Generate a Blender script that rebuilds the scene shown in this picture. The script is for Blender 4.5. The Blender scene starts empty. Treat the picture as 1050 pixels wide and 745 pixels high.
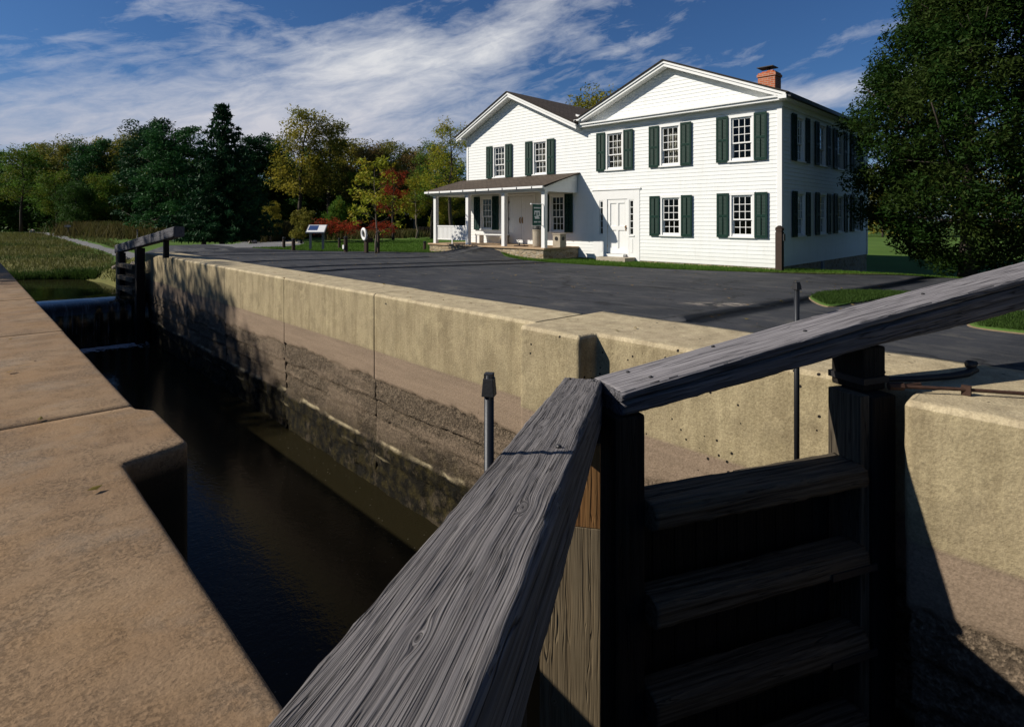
import bpy, bmesh, math, random
import numpy as np
from mathutils import Vector, Matrix

S = bpy.context.scene
COL = S.collection
R = math.radians
CAM_H = 1.345
YAW = R(43.04)
CA, SA = math.cos(YAW), math.sin(YAW)

# ------------------------------------------------------------------ helpers
def world_at(px, depth, z=0.0):
    r = (px - 525.0) / 605.0 * depth
    return Vector((r * CA + depth * SA, -r * SA + depth * CA, z))

def tag(o, label=None, cat=None, group=None, kind=None):
    if label: o['label'] = label
    if cat: o['category'] = cat
    if group: o['group'] = group
    if kind: o['kind'] = kind
    return o

def empty(name, loc, rz=0.0, label=None, cat=None, group=None):
    o = bpy.data.objects.new(name, None)
    o.empty_display_size = 0.2
    COL.objects.link(o)
    o.location = loc
    o.rotation_euler = (0, 0, rz)
    return tag(o, label, cat, group)

def link(name, me, mat=None, parent=None):
    o = bpy.data.objects.new(name, me)
    COL.objects.link(o)
    if mat is not None:
        for m in (mat if isinstance(mat, (list, tuple)) else [mat]):
            me.materials.append(m)
    if parent is not None: o.parent = parent
    return o

class MB:
    """collects simple shapes into one mesh"""
    def __init__(s): s.v = []; s.f = []; s.mi = []
    def quad(s, a, b, c, d, mi=0):
        n = len(s.v); s.v += [tuple(a), tuple(b), tuple(c), tuple(d)]; s.f.append((n, n+1, n+2, n+3)); s.mi.append(mi)
    def poly(s, pts, mi=0):
        n = len(s.v); s.v += [tuple(p) for p in pts]; s.f.append(tuple(range(n, n+len(pts)))); s.mi.append(mi)
    def box(s, x0, x1, y0, y1, z0, z1, T=None, mi=0):
        if x0 > x1: x0, x1 = x1, x0
        if y0 > y1: y0, y1 = y1, y0
        if z0 > z1: z0, z1 = z1, z0
        p = [(x0,y0,z0),(x1,y0,z0),(x1,y1,z0),(x0,y1,z0),(x0,y0,z1),(x1,y0,z1),(x1,y1,z1),(x0,y1,z1)]
        if T: p = [tuple(T(*q)) for q in p]
        n = len(s.v); s.v += p
        for f in ((0,3,2,1),(4,5,6,7),(0,1,5,4),(1,2,6,5),(2,3,7,6),(3,0,4,7)):
            s.f.append(tuple(n+i for i in f)); s.mi.append(mi)
    def prism(s, prof, a, b, T, mi=0):
        """prof: list of (u,w); extruded from a to b along third axis; T(u,w,t)->xyz"""
        n = len(s.v); k = len(prof)
        s.v += [tuple(T(u,w,a)) for u,w in prof] + [tuple(T(u,w,b)) for u,w in prof]
        s.f.append(tuple(n+i for i in range(k))[::-1]); s.mi.append(mi)
        s.f.append(tuple(n+k+i for i in range(k))); s.mi.append(mi)
        for i in range(k):
            j = (i+1) % k
            s.f.append((n+i, n+j, n+k+j, n+k+i)); s.mi.append(mi)
    def tube(s, pts, rads, seg=10, mi=0, cap=True):
        pts = [Vector(p) for p in pts]
        if not isinstance(rads, (list, tuple)): rads = [rads]*len(pts)
        n0 = len(s.v)
        up = Vector((0,0,1))
        for i, p in enumerate(pts):
            d = (pts[min(i+1,len(pts)-1)] - pts[max(i-1,0)])
            if d.length < 1e-9: d = Vector((0,0,1))
            d.normalize()
            a = d.cross(up if abs(d.z) < .95 else Vector((1,0,0))).normalized(); b = d.cross(a)
            for k in range(seg):
                t = 2*math.pi*k/seg
                s.v.append(tuple(p + (a*math.cos(t) + b*math.sin(t))*rads[i]))
        for i in range(len(pts)-1):
            for k in range(seg):
                q = n0+i*seg
                s.f.append((q+k, q+(k+1)%seg, q+seg+(k+1)%seg, q+seg+k)); s.mi.append(mi)
        if cap:
            s.f.append(tuple(n0+k for k in range(seg))[::-1]); s.mi.append(mi)
            q = n0+(len(pts)-1)*seg
            s.f.append(tuple(q+k for k in range(seg))); s.mi.append(mi)
    def mesh(s, name, smooth=False):
        me = bpy.data.meshes.new(name)
        me.from_pydata(s.v, [], s.f); me.update()
        me.polygons.foreach_set('material_index', s.mi)
        if smooth: me.polygons.foreach_set('use_smooth', [True]*len(me.polygons))
        bm = bmesh.new(); bm.from_mesh(me); bmesh.ops.recalc_face_normals(bm, faces=bm.faces); bm.to_mesh(me); bm.free()
        return me
    def build(s, name, mat=None, parent=None, smooth=False, bevel=0, seg=2):
        me = s.mesh(name, smooth)
        if bevel:
            bm = bmesh.new(); bm.from_mesh(me)
            bmesh.ops.remove_doubles(bm, verts=bm.verts, dist=1e-5)
            ed = [e for e in bm.edges if len(e.link_faces) == 2 and e.calc_face_angle(0) > .5]
            bmesh.ops.bevel(bm, geom=ed, offset=bevel, segments=seg, profile=.6, affect='EDGES', clamp_overlap=True)
            bm.to_mesh(me); bm.free()
        return link(name, me, mat, parent)

def grid_mesh(name, P, smooth=True, closeu=False):
    """P: array (nu,nv,3)"""
    nu, nv = P.shape[:2]
    idx = np.arange(nu*nv).reshape(nu, nv)
    a, b, c, d = idx[:-1,:-1], idx[1:,:-1], idx[1:,1:], idx[:-1,1:]
    F = np.stack([a,b,c,d], -1).reshape(-1,4)
    return np_mesh(name, P.reshape(-1,3), F, smooth)

def np_mesh(name, V, F, smooth=False):
    me = bpy.data.meshes.new(name)
    n, k = len(F), F.shape[1]
    me.vertices.add(len(V)); me.vertices.foreach_set('co', np.ascontiguousarray(V, np.float32).ravel())
    me.loops.add(n*k); me.loops.foreach_set('vertex_index', np.ascontiguousarray(F, np.int32).ravel())
    me.polygons.add(n)
    me.polygons.foreach_set('loop_start', np.arange(0, n*k, k, dtype=np.int32))
    me.polygons.foreach_set('loop_total', np.full(n, k, np.int32))
    me.polygons.foreach_set('use_smooth', np.full(n, smooth, bool))
    me.update(calc_edges=True)
    return me

def _h(ix, iy, seed):
    n = (ix.astype(np.int64)*374761393 + iy.astype(np.int64)*668265263 + seed*1442695041) & 0x7fffffff
    n = ((n ^ (n >> 13)) * 1274126177) & 0x7fffffff
    return ((n ^ (n >> 16)) & 0xffff) / 65535.0
def vn(x, y, seed=0):
    x = np.asarray(x, float); y = np.asarray(y, float)
    x, y = np.broadcast_arrays(x, y)
    ix, iy = np.floor(x), np.floor(y); fx, fy = x-ix, y-iy
    fx = fx*fx*(3-2*fx); fy = fy*fy*(3-2*fy)
    return ((_h(ix,iy,seed)*(1-fx)+_h(ix+1,iy,seed)*fx)*(1-fy) + (_h(ix,iy+1,seed)*(1-fx)+_h(ix+1,iy+1,seed)*fx)*fy)*2-1
def fbm(x, y, seed=0, o=4, g=.5):
    t = 0; a = 1
    for i in range(o):
        t = t + a*vn(x*2**i, y*2**i, seed+i*17); a *= g
    return t
def sst(a, b, x):
    t = np.clip((np.asarray(x, float)-a)/(b-a), 0, 1)
    return t*t*(3-2*t)

# ------------------------------------------------------------------ materials
class NT:
    def __init__(s, name):
        s.m = bpy.data.materials.new(name); s.m.use_nodes = True
        s.t = s.m.node_tree; s.t.nodes.clear()
        s.out = s.t.nodes.new('ShaderNodeOutputMaterial')
    def n(s, ty, **kw):
        nd = s.t.nodes.new('ShaderNode'+ty)
        for k, v in kw.items(): setattr(nd, k, v)
        return nd
    def l(s, a, b): s.t.links.new(a, b)
    def val(s, sock, v):
        if hasattr(v, 'is_linked'): s.l(v, sock)
        else: sock.default_value = v
    def coord(s, which='Object', scale=(1,1,1), loc=(0,0,0), rot=(0,0,0)):
        tc = s.n('TexCoord'); mp = s.n('Mapping')
        mp.inputs['Scale'].default_value = scale; mp.inputs['Location'].default_value = loc; mp.inputs['Rotation'].default_value = rot
        s.l(tc.outputs[which], mp.inputs[0]); return mp.outputs[0]
    def geo(s, out='Position', scale=None):
        g = s.n('NewGeometry').outputs[out]
        if scale is None: return g
        mp = s.n('Mapping'); mp.inputs['Scale'].default_value = scale; s.l(g, mp.inputs[0]); return mp.outputs[0]
    def noise(s, vec, scale=5, detail=4, rough=.55, dist=0, out='Fac'):
        nd = s.n('TexNoise'); s.l(vec, nd.inputs['Vector'])
        nd.inputs['Scale'].default_value = scale; nd.inputs['Detail'].default_value = detail
        nd.inputs['Roughness'].default_value = rough; nd.inputs['Distortion'].default_value = dist
        return nd.outputs[out]
    def voro(s, vec, scale, feature='F1', out='Distance', rnd=1):
        nd = s.n('TexVoronoi', feature=feature); s.l(vec, nd.inputs['Vector']); nd.inputs['Scale'].default_value = scale
        nd.inputs['Randomness'].default_value = rnd
        return nd.outputs[out]
    def ramp(s, fac, stops, interp='LINEAR'):
        nd = s.n('ValToRGB'); s.l(fac, nd.inputs[0]); cr = nd.color_ramp; cr.interpolation = interp
        while len(cr.elements) < len(stops): cr.elements.new(.5)
        for e, (p, c) in zip(cr.elements, stops):
            e.position = p
            if not isinstance(c, (tuple, list)): c = (c, c, c)
            e.color = (*c[:3], 1)
        return nd.outputs[0]
    def mix(s, fac, a, b, blend='MIX'):
        nd = s.n('Mix', data_type='RGBA', blend_type=blend); nd.clamp_factor = True
        s.val(nd.inputs[0], fac)
        for sock, v in ((nd.inputs[6], a), (nd.inputs[7], b)):
            if hasattr(v, 'is_linked'): s.l(v, sock)
            else: sock.default_value = (*v[:3], 1)
        return nd.outputs[2]
    def math(s, op, a, b=0.0, c=None, clamp=False):
        nd = s.n('Math', operation=op); nd.use_clamp = clamp
        s.val(nd.inputs[0], a); s.val(nd.inputs[1], b)
        if c is not None: s.val(nd.inputs[2], c)
        return nd.outputs[0]
    def sep(s, v):
        nd = s.n('SeparateXYZ'); s.l(v, nd.inputs[0]); return nd.outputs
    def comb(s, x, y, z):
        nd = s.n('CombineXYZ')
        for i, q in enumerate((x,y,z)): s.val(nd.inputs[i], q)
        return nd.outputs[0]
    def bump(s, height, strength=.4, dist=.01, normal=None):
        nd = s.n('Bump'); s.l(height, nd.inputs['Height']); nd.inputs['Strength'].default_value = strength; nd.inputs['Distance'].default_value = dist
        if normal is not None: s.l(normal, nd.inputs['Normal'])
        return nd.outputs[0]
    def pbr(s, color, rough=.8, normal=None, spec=.3, metal=0, **kw):
        p = s.n('BsdfPrincipled')
        s.val(p.inputs['Base Color'], color if hasattr(color, 'is_linked') else (*color[:3], 1))
        s.val(p.inputs['Roughness'], rough); p.inputs['Specular IOR Level'].default_value = spec
        p.inputs['Metallic'].default_value = metal
        if normal is not None: s.l(normal, p.inputs['Normal'])
        for k, v in kw.items(): s.val(p.inputs[k.replace('_', ' ')], v)
        s.l(p.outputs[0], s.out.inputs[0]); return p

def mat_plain(name, col, rough=.7, var=.12, nscale=6, bump=.15, bscale=60, spec=.3, metal=0):
    t = NT(name); v = t.coord('Object')
    n = t.noise(v, nscale, 5, .6)
    c = t.mix(n, tuple(x*(1-var*1.6) for x in col), tuple(min(1, x*(1+var)) for x in col))
    t.pbr(c, rough, t.bump(t.noise(v, bscale, 3), bump, .004), spec, metal)
    return t.m

def mat_concrete(name, base, pink, rough_c, moss, base2, holes=True):
    """weathered poured concrete; colour attribute 'zone' = (lower lift, exposed aggregate, moss)"""
    t = NT(name); P = t.geo()
    at = t.n('Attribute', attribute_name='zone'); z = t.n('SeparateColor'); t.l(at.outputs['Color'], z.inputs[0])
    big = t.noise(P, .9, 5, .62); med = t.noise(P, 4.5, 6, .65); fine = t.noise(P, 45, 4, .6)
    str_ = t.noise(t.geo('Position', (3.2, 3.2, .35)), 1.6, 5, .65)      # rain streaks
    hor = t.noise(t.geo('Position', (.5, .5, 7)), 1.5, 4, .6)
    c = t.mix(t.ramp(big, [(.35, 0), (.68, 1)]), base, base2)
    c = t.mix(t.math('MULTIPLY', t.ramp(str_, [(.42, 0), (.66, 1)]), .55), c, tuple(x*.50*k for x, k in zip(base, (1.05,1,.9))))
    c = t.mix(t.math('MULTIPLY', t.ramp(t.noise(P, 2.2, 6, .7), [(.5, 0), (.64, 1)]), .45), c, tuple(x*.55 for x in base))
    c = t.mix(t.math('MULTIPLY', t.ramp(med, [(.5, 0), (.75, 1)]), .15), c, tuple(min(1, x*1.3) for x in base))
    c = t.mix(t.math('MULTIPLY', t.ramp(t.noise(P, 3.4, 9, .78, .7), [(.53, 0), (.62, 1)]), .32), c, tuple(min(1, x*1.3) for x in base2))
    c = t.mix(t.math('MULTIPLY', t.ramp(t.noise(P, 1.6, 9, .75, .9), [(.52, 0), (.66, 1)]), .38), c, tuple(x*.52*k for x, k in zip(base, (1.05,1,.95))))
    c = t.mix(t.math('MULTIPLY', t.ramp(t.noise(P, 16, 8, .8), [(.56, 0), (.64, 1)]), .3), c, tuple(x*.45 for x in base))
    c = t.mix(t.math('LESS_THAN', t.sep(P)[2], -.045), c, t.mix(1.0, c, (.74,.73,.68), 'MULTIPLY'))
    c = t.mix(z.outputs[0], c, t.mix(hor, tuple(x*.68 for x in pink), tuple(x*1.18 for x in pink)))
    agg = t.voro(P, 42, 'F1', 'Color'); aggv = t.n('SeparateColor'); t.l(agg, aggv.inputs[0])
    rc = t.mix(t.ramp(aggv.outputs[0], [(.1, 0), (.9, 1)]), tuple(x*.70 for x in rough_c), tuple(min(1, x*1.40) for x in rough_c))
    rc = t.mix(t.ramp(t.noise(P, 22, 6, .8), [(.54, 0), (.60, .65)]), rc, tuple(x*.3 for x in rough_c))
    rc = t.mix(t.math('MULTIPLY', t.ramp(med, [(.4, 0), (.7, 1)]), .5), rc, tuple(x*.6 for x in rough_c))
    c = t.mix(z.outputs[1], c, rc)
    mo = t.mix(t.ramp(med, [(.38,0),(.55,1)]), tuple(x*1.4 for x in moss), tuple(x*.2 for x in moss))
    mo = t.mix(t.math('MULTIPLY', t.ramp(t.noise(P, 1.9, 6, .7), [(.55,0),(.62,1)]), .6), mo, (.09,.07,.045))
    c = t.mix(z.outputs[2], c, mo)
    c = t.mix(at.outputs['Alpha'], c, tuple(min(1, x*1.0) for x in base2))  # alpha: broken pale ledge edges with their highlight painted in
    c = t.mix(t.ramp(fine, [(.3, .55), (.65, 0)]), c, t.mix(1.0, c, (.45,.43,.40), 'MULTIPLY'))
    h = t.math('ADD', t.math('MULTIPLY', fine, .5), t.math('MULTIPLY', med, .8))
    h = t.math('ADD', h, t.math('MULTIPLY', t.math('MULTIPLY', t.voro(P, 42), z.outputs[1]), 1.2))
    h = t.math('SUBTRACT', h, t.math('MULTIPLY', t.math('MULTIPLY', t.ramp(t.noise(P, 22, 6, .8), [(.5, 0), (.6, 1)]), z.outputs[1]), 1.2))
    if holes:
        d = t.voro(P, 9.0); k = t.voro(P, 9.0, 'F1', 'Color'); ks = t.n('SeparateColor'); t.l(k, ks.inputs[0])
        rad = t.math('MULTIPLY', t.ramp(ks.outputs[0], [(.45, 0), (1, 1)]), .17)
        clus = t.ramp(t.noise(P, 1.3, 2), [(.40, 0), (.47, 1)])
        hole = t.math('MULTIPLY', t.math('LESS_THAN', d, t.math('MULTIPLY', rad, clus)), t.math('SUBTRACT', 1.0, z.outputs[1]))
        c = t.mix(hole, c, (.012, .01, .008)); h = t.math('SUBTRACT', h, t.math('MULTIPLY', hole, 2))
    t.pbr(c, .9, t.bump(h, .8, .016), .2)
    return t.m

def mat_slab(name, base, base2, dark):
    t = NT(name); P = t.geo()
    big = t.noise(P, 1.1, 6, .6); med = t.noise(P, 7, 6, .7); fine = t.noise(P, 90, 4, .65); grit = t.voro(P, 60)
    c = t.mix(t.ramp(big, [(.35, 0), (.65, 1)]), base, base2)
    blot = t.math('MULTIPLY', t.ramp(med, [(.5, 0), (.72, 1)]), t.ramp(t.noise(P, 2.3, 4, .6), [(.42, .15), (.6, 1)]))
    c = t.mix(t.math('MULTIPLY', blot, .45), c, dark)
    pit = t.math('MULTIPLY', t.ramp(t.noise(P, 48, 6, .8, 0), [(.50, 0), (.55, 1)]), t.ramp(t.noise(P, 3.1, 6, .75), [(.45, .12), (.56, 1)]))
    c = t.mix(t.math('MULTIPLY', pit, .5), c, tuple(x*.3 for x in dark))
    c = t.mix(t.math('MULTIPLY', t.ramp(t.noise(P, 1.2, 7, .62, .2), [(.46, 0), (.62, 1)]), .4), c, (.26,.155,.07))
    c = t.mix(t.math('MULTIPLY', t.ramp(t.noise(P, 1.9, 7, .65, .2), [(.52, 0), (.66, 1)]), .3), c, (.22,.195,.16))
    c = t.mix(t.ramp(fine, [(.36, .42), (.48, 0)]), c, tuple(x*.45 for x in base))
    c = t.mix(t.math('MULTIPLY', t.ramp(t.noise(P, 55, 3, .6), [(.62, 0), (.75, 1)]), .4), c, tuple(min(1, x*1.6) for x in base2))
    h = t.math('ADD', t.math('MULTIPLY', fine, .8), t.math('MULTIPLY', med, .7)); h = t.math('ADD', h, t.math('MULTIPLY', grit, -.4))
    at = t.n('Attribute', attribute_name='zone'); z = t.n('SeparateColor'); t.l(at.outputs['Color'], z.inputs[0])
    c = t.mix(z.outputs[2], c, t.mix(big, (.008,.007,.005), (.018,.016,.011)))  # blue zone: wall faces below the coping get their shade painted near black
    h = t.math('SUBTRACT', h, t.math('MULTIPLY', pit, .8))
    t.pbr(c, .88, t.bump(h, .5, .007), .2)
    return t.m

def mat_wood(name, light, dark, knots=(), along=1.0, across=60., crack=.6, rough=.85, bumpd=.006, tint=None, slope=0.0):
    """weathered timber: local X is the grain direction"""
    t = NT(name); V = t.coord('Object'); x, y, z = t.sep(V)[:3]
    if slope: z = t.math('ADD', z, t.math('MULTIPLY', x, slope))
    yy = y
    ring = None
    for kx, ky, ax, ay, amp in knots:
        dx = t.math('MULTIPLY', t.math('SUBTRACT', x, kx), 1/ax); dy = t.math('MULTIPLY', t.math('SUBTRACT', y, ky), 1/ay)
        d2 = t.math('ADD', t.math('MULTIPLY', dx, dx), t.math('MULTIPLY', dy, dy))
        e = t.math('POWER', 2.718, t.math('MULTIPLY', d2, -1.0))
        yy = t.math('SUBTRACT', yy, t.math('MULTIPLY', t.math('MULTIPLY', dy, e), amp*.6))
        wk = t.math('POWER', 2.718, t.math('MULTIPLY', d2, -5.0))
        yy = t.math('ADD', t.math('MULTIPLY', yy, t.math('SUBTRACT', 1.0, wk)), t.math('MULTIPLY', t.math('MULTIPLY', t.math('SQRT', d2), ay*1.1), wk))
        rg = t.math('POWER', 2.718, t.math('MULTIPLY', d2, -40.0))
        ring = rg if ring is None else t.math('MAXIMUM', ring, rg)
    wv = t.comb(t.math('MULTIPLY', x, along), yy, z)
    warp = t.noise(wv, 1.3, 2, .5)
    ys = t.math('ADD', yy, t.math('MULTIPLY', t.math('SUBTRACT', warp, .5), .035))
    gv = t.comb(t.math('MULTIPLY', x, 1.1*along), t.math('MULTIPLY', ys, across), t.math('MULTIPLY', z, across))
    g1 = t.noise(gv, 1.0, 3, .5)
    gv2 = t.comb(t.math('MULTIPLY', x, 3.2*along), t.math('MULTIPLY', ys, across*3.0), t.math('MULTIPLY', z, across*3.0))
    g2 = t.noise(gv2, 1.0, 2, .5)
    gv3 = t.comb(t.math('MULTIPLY', x, .9*along), t.math('MULTIPLY', ys, across*.42), t.math('MULTIPLY', z, across*.42))
    g3 = t.noise(gv3, 1.0, 2, .4)
    line = t.ramp(t.math('ABSOLUTE', t.math('SUBTRACT', g3, .5)), [(.0, 1), (.022, 0)])
    line = t.math('MULTIPLY', line, t.ramp(t.noise(t.comb(t.math('MULTIPLY', x, 3.0*along), t.math('MULTIPLY', ys, across*.3), z), 1.0, 2), [(.42, 0), (.55, 1)]))
    big = t.noise(V, 2.2, 4, .6)
    c = t.mix(t.ramp(g1, [(.32, 0), (.62, 1)]), dark, light)
    c = t.mix(t.math('MULTIPLY', t.ramp(big, [(.4, 0), (.7, 1)]), .45), c, tuple(q*.6 for q in light) if tint is None else tint)
    c = t.mix(t.math('MULTIPLY', t.ramp(g2, [(.3, 1), (.48, 0)]), .5), c, tuple(q*.4 for q in dark))
    cr = t.ramp(g1, [(.29, 1), (.37, 0)])
    cr = t.math('MULTIPLY', t.math('MAXIMUM', t.math('MULTIPLY', cr, .8), line), crack)
    c = t.mix(cr, c, tuple(q*.12 for q in dark))
    h = t.math('ADD', t.math('MULTIPLY', t.ramp(g1, [(.25, 0), (.55, 1)]), .8), t.math('MULTIPLY', g2, .3))
    h = t.math('SUBTRACT', h, t.math('MULTIPLY', line, 1.4))
    if ring is not None:
        c = t.mix(t.ramp(ring, [(.35, 0), (.75, .85)]), c, tuple(q*.2 for q in dark))
        h = t.math('SUBTRACT', h, t.math('MULTIPLY', ring, .5))
    t.pbr(c, rough, t.bump(h, .9, bumpd), .2)
    return t.m

def mat_leaf(name, c1, c2, c3=None, trans=.35):
    t = NT(name)
    g = t.n('NewGeometry'); at = t.n('Attribute', attribute_name='tint')
    c = t.mix(g.outputs['Random Per Island'], c1, c2)
    if c3: c = t.mix(t.ramp(at.outputs['Fac'], [(.55, 0), (.8, 1)]), c, c3)
    c = t.mix(t.math('MULTIPLY', at.outputs['Fac'], .45), c, tuple(x*.5 for x in c1))
    d = t.n('BsdfPrincipled'); t.l(c, d.inputs['Base Color']); d.inputs['Roughness'].default_value = .55; d.inputs['Specular IOR Level'].default_value = .06
    tr = t.n('BsdfTranslucent'); t.l(c, tr.inputs[0])
    mx = t.n('MixShader'); mx.inputs[0].default_value = trans; t.l(d.outputs[0], mx.inputs[1]); t.l(tr.outputs[0], mx.inputs[2])
    t.l(mx.outputs[0], t.out.inputs[0]); return t.m

def mat_ground(name, cols, s1=.35, s2=6, rough=.95, bump=.5):
    t = NT(name); P = t.geo()
    c = t.mix(t.ramp(t.noise(P, s1, 5, .6), [(.35, 0), (.65, 1)]), cols[0], cols[1])
    c = t.mix(t.ramp(t.noise(P, s2, 5, .7), [(.4, 0), (.7, .7)]), c, cols[2])
    t.pbr(c, rough, t.bump(t.noise(P, 30, 5, .7), bump, .03), .1); return t.m

M = {}
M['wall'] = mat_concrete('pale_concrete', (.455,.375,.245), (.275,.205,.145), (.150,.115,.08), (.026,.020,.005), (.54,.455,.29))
M['coping_left'] = mat_slab('brown_concrete', (.205,.130,.072), (.27,.188,.114), (.085,.06,.038))
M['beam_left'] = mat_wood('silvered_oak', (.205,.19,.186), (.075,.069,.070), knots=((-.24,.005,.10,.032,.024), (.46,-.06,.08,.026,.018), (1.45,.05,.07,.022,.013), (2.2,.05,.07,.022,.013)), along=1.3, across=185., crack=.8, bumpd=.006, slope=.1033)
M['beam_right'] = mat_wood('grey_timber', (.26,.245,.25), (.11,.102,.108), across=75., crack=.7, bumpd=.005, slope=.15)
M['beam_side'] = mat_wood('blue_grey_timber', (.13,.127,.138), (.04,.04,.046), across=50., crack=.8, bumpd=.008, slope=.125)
M['gate_dark'] = mat_wood('shade_black_timber', (.018,.015,.012), (.006,.005,.004), across=40., crack=.6)  # near-black base colour stands in for shade on the gate timbers
M['gate_rail'] = mat_wood('worn_brown_timber', (.105,.086,.06), (.035,.027,.019), across=40., crack=.7)
M['gate_tan'] = mat_wood('pale_new_timber', (.20,.155,.095), (.13,.095,.055), knots=((-.3,.05,.05,.03,.03),(.5,.1,.05,.03,.03)), across=35., crack=.25)
M['gate_orange'] = mat_wood('orange_new_timber', (.24,.125,.045), (.14,.062,.02), across=35., crack=.25)
M['iron'] = mat_plain('black_iron', (.025,.024,.026), .5, .3, 20, .3, 90, .5, .3)
M['steel'] = mat_plain('dark_steel', (.02,.022,.026), .45, .2, 10, .1, 90, .5, .5)
M['rust'] = mat_plain('rusty_iron', (.055,.027,.017), .8, .5, 25, .4, 120)

# asphalt
t = NT('asphalt'); P = t.geo()
n1 = t.noise(P, .5, 5, .6); n2 = t.noise(t.geo('Position', (.25,1.2,1)), 1.0, 5, .65); ag = t.voro(P, 130, 'F1', 'Color'); a_ = t.n('SeparateColor'); t.l(ag, a_.inputs[0])
c = t.mix(t.ramp(n1, [(.35,0),(.65,1)]), (.014,.016,.020), (.034,.036,.042))
c = t.mix(t.ramp(n2, [(.5,0),(.75,.6)]), c, (.055,.056,.06))
c = t.mix(t.math('MULTIPLY', t.ramp(a_.outputs[0], [(.5,0),(1,1)]), .5), c, (.065,.065,.068))
c = t.mix(t.ramp(t.noise(t.geo('Position',(.6,.6,1)), 1.7, 6, .7), [(.60,0),(.70,.6)]), c, (.12,.11,.09))
ck = t.voro(t.comb(t.math('ADD', t.sep(P)[0], t.math('MULTIPLY', t.noise(P, 2.5, 4), .9)), t.math('ADD', t.sep(P)[1], t.math('MULTIPLY', t.noise(t.geo('Position',(1,1,5)), 2.1, 4), .9)), 0.0), .32, 'DISTANCE_TO_EDGE')
c = t.mix(t.math('MULTIPLY', t.ramp(ck, [(.0,1),(.018,0)]), .85), c, (.006,.006,.006))
c = t.mix(t.math('MULTIPLY', t.ramp(t.noise(t.geo('Position',(1.0,.28,1)), 3.2, 7, .75), [(.50,0),(.64,1)]), .55), c, (.095,.092,.086))
sv = t.sep(P)
ex = t.math('SUBTRACT', sv[0], 9.35); ey = t.math('SUBTRACT', sv[1], 4.62)
e1 = t.math('ADD', t.math('MULTIPLY', ex, .70), t.math('MULTIPLY', ey, -.71)); e2 = t.math('ADD', t.math('MULTIPLY', ex, .71), t.math('MULTIPLY', ey, .70))
rr = t.math('ADD', t.math('POWER', t.math('DIVIDE', e1, 1.0), 2), t.math('POWER', t.math('DIVIDE', e2, .35), 2))
sandm = t.math('MULTIPLY', t.ramp(rr, [(.2,1),(1,0)]), t.ramp(t.noise(t.geo('Position',(1,1,1)), 5, 6, .7), [(.45,0),(.6,1)]))
c = t.mix(t.math('MULTIPLY', sandm, .8), c, (.36,.31,.25))
t.pbr(c, .8, t.bump(t.math('ADD', t.noise(P, 140, 3), t.math('MULTIPLY', n1, .5)), .5, .006), .25); M['asphalt'] = t.m

M['grass'] = mat_ground('lawn', ((.05,.105,.018), (.075,.14,.026), (.085,.11,.03)))
M['meadow'] = mat_ground('meadow_soil', ((.11,.105,.035), (.15,.13,.045), (.07,.095,.026)))
M['gravel'] = mat_ground('pale_gravel', ((.36,.33,.27), (.45,.42,.36), (.25,.23,.19)), 1, 12)
M['path'] = mat_ground('grey_path', ((.16,.16,.16), (.2,.2,.2), (.13,.13,.135)), 1, 12)
M['kerb'] = mat_ground('tan_edge', ((.16,.12,.075), (.22,.165,.10), (.11,.085,.05)), 3, 20)
M['white'] = mat_plain('white_paint', (.73,.73,.71), .55, .04, 3, .1, 40)
M['siding'] = None
t = NT('white_clapboard'); P = t.coord('Object')
c = t.mix(t.noise(t.coord('Object', (.6,.6,9)), 1.3, 4), (.69,.70,.68), (.76,.77,.75))
c = t.mix(t.ramp(t.noise(t.coord('Object', (2.5,2.5,.4)), 1.2, 5, .6), [(.5,0),(.8,.3)]), c, (.56,.55,.50))
zz_ = t.sep(P)[2]
spl = t.math('MULTIPLY', t.ramp(t.math('ADD', zz_, t.math('MULTIPLY', t.noise(t.coord('Object',(3,3,1)), 2, 5, .7), .5)), [(.25,.55),(.75,0)]), .6)
c = t.mix(spl, c, (.50,.47,.40))
c = t.mix(t.math('MULTIPLY', t.ramp(t.noise(t.coord('Object',(5,5,.5)), 1.5, 6, .7), [(.55,0),(.7,1)]), .22), c, (.52,.51,.47))
t.pbr(c, .6, t.bump(t.noise(P, 40, 3), .12, .003), .25); M['siding'] = t.m
M['green'] = mat_plain('dark_green_paint', (.008,.030,.022), .55, .2, 5, .1, 50, .12)
M['banner'] = mat_plain('green_cloth', (.012,.085,.062), .8, .15, 8, .1, 50)
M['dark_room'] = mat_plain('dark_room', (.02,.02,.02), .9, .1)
M['curtain'] = None
t = NT('lace_curtain'); V = t.coord('Object', (1,1,1))
c = t.mix(t.ramp(t.noise(t.coord('Object',(14,14,3)), 2, 4), [(.4,0),(.6,1)]), (.16,.11,.10), (.5,.44,.40))
t.pbr(c, .9); M['curtain'] = t.m
t = NT('window_glass')
gl = t.n('BsdfGlossy'); gl.inputs['Roughness'].default_value = .03; gl.inputs[0].default_value = (.9,.95,1,1)
tp = t.n('BsdfTransparent'); tp.inputs[0].default_value = (.86,.9,.88,1)
lw = t.n('LayerWeight'); lw.inputs[0].default_value = .18
wob = t.noise(t.coord('Object'), 3, 2); bn = t.bump(wob, .15, .02); t.l(bn, gl.inputs['Normal'])
mx = t.n('MixShader'); t.l(t.math('MULTIPLY', lw.outputs['Fresnel'], .75), mx.inputs[0]); t.l(tp.outputs[0], mx.inputs[1]); t.l(gl.outputs[0], mx.inputs[2]); t.l(mx.outputs[0], t.out.inputs[0]); M['glass'] = t.m
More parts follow.
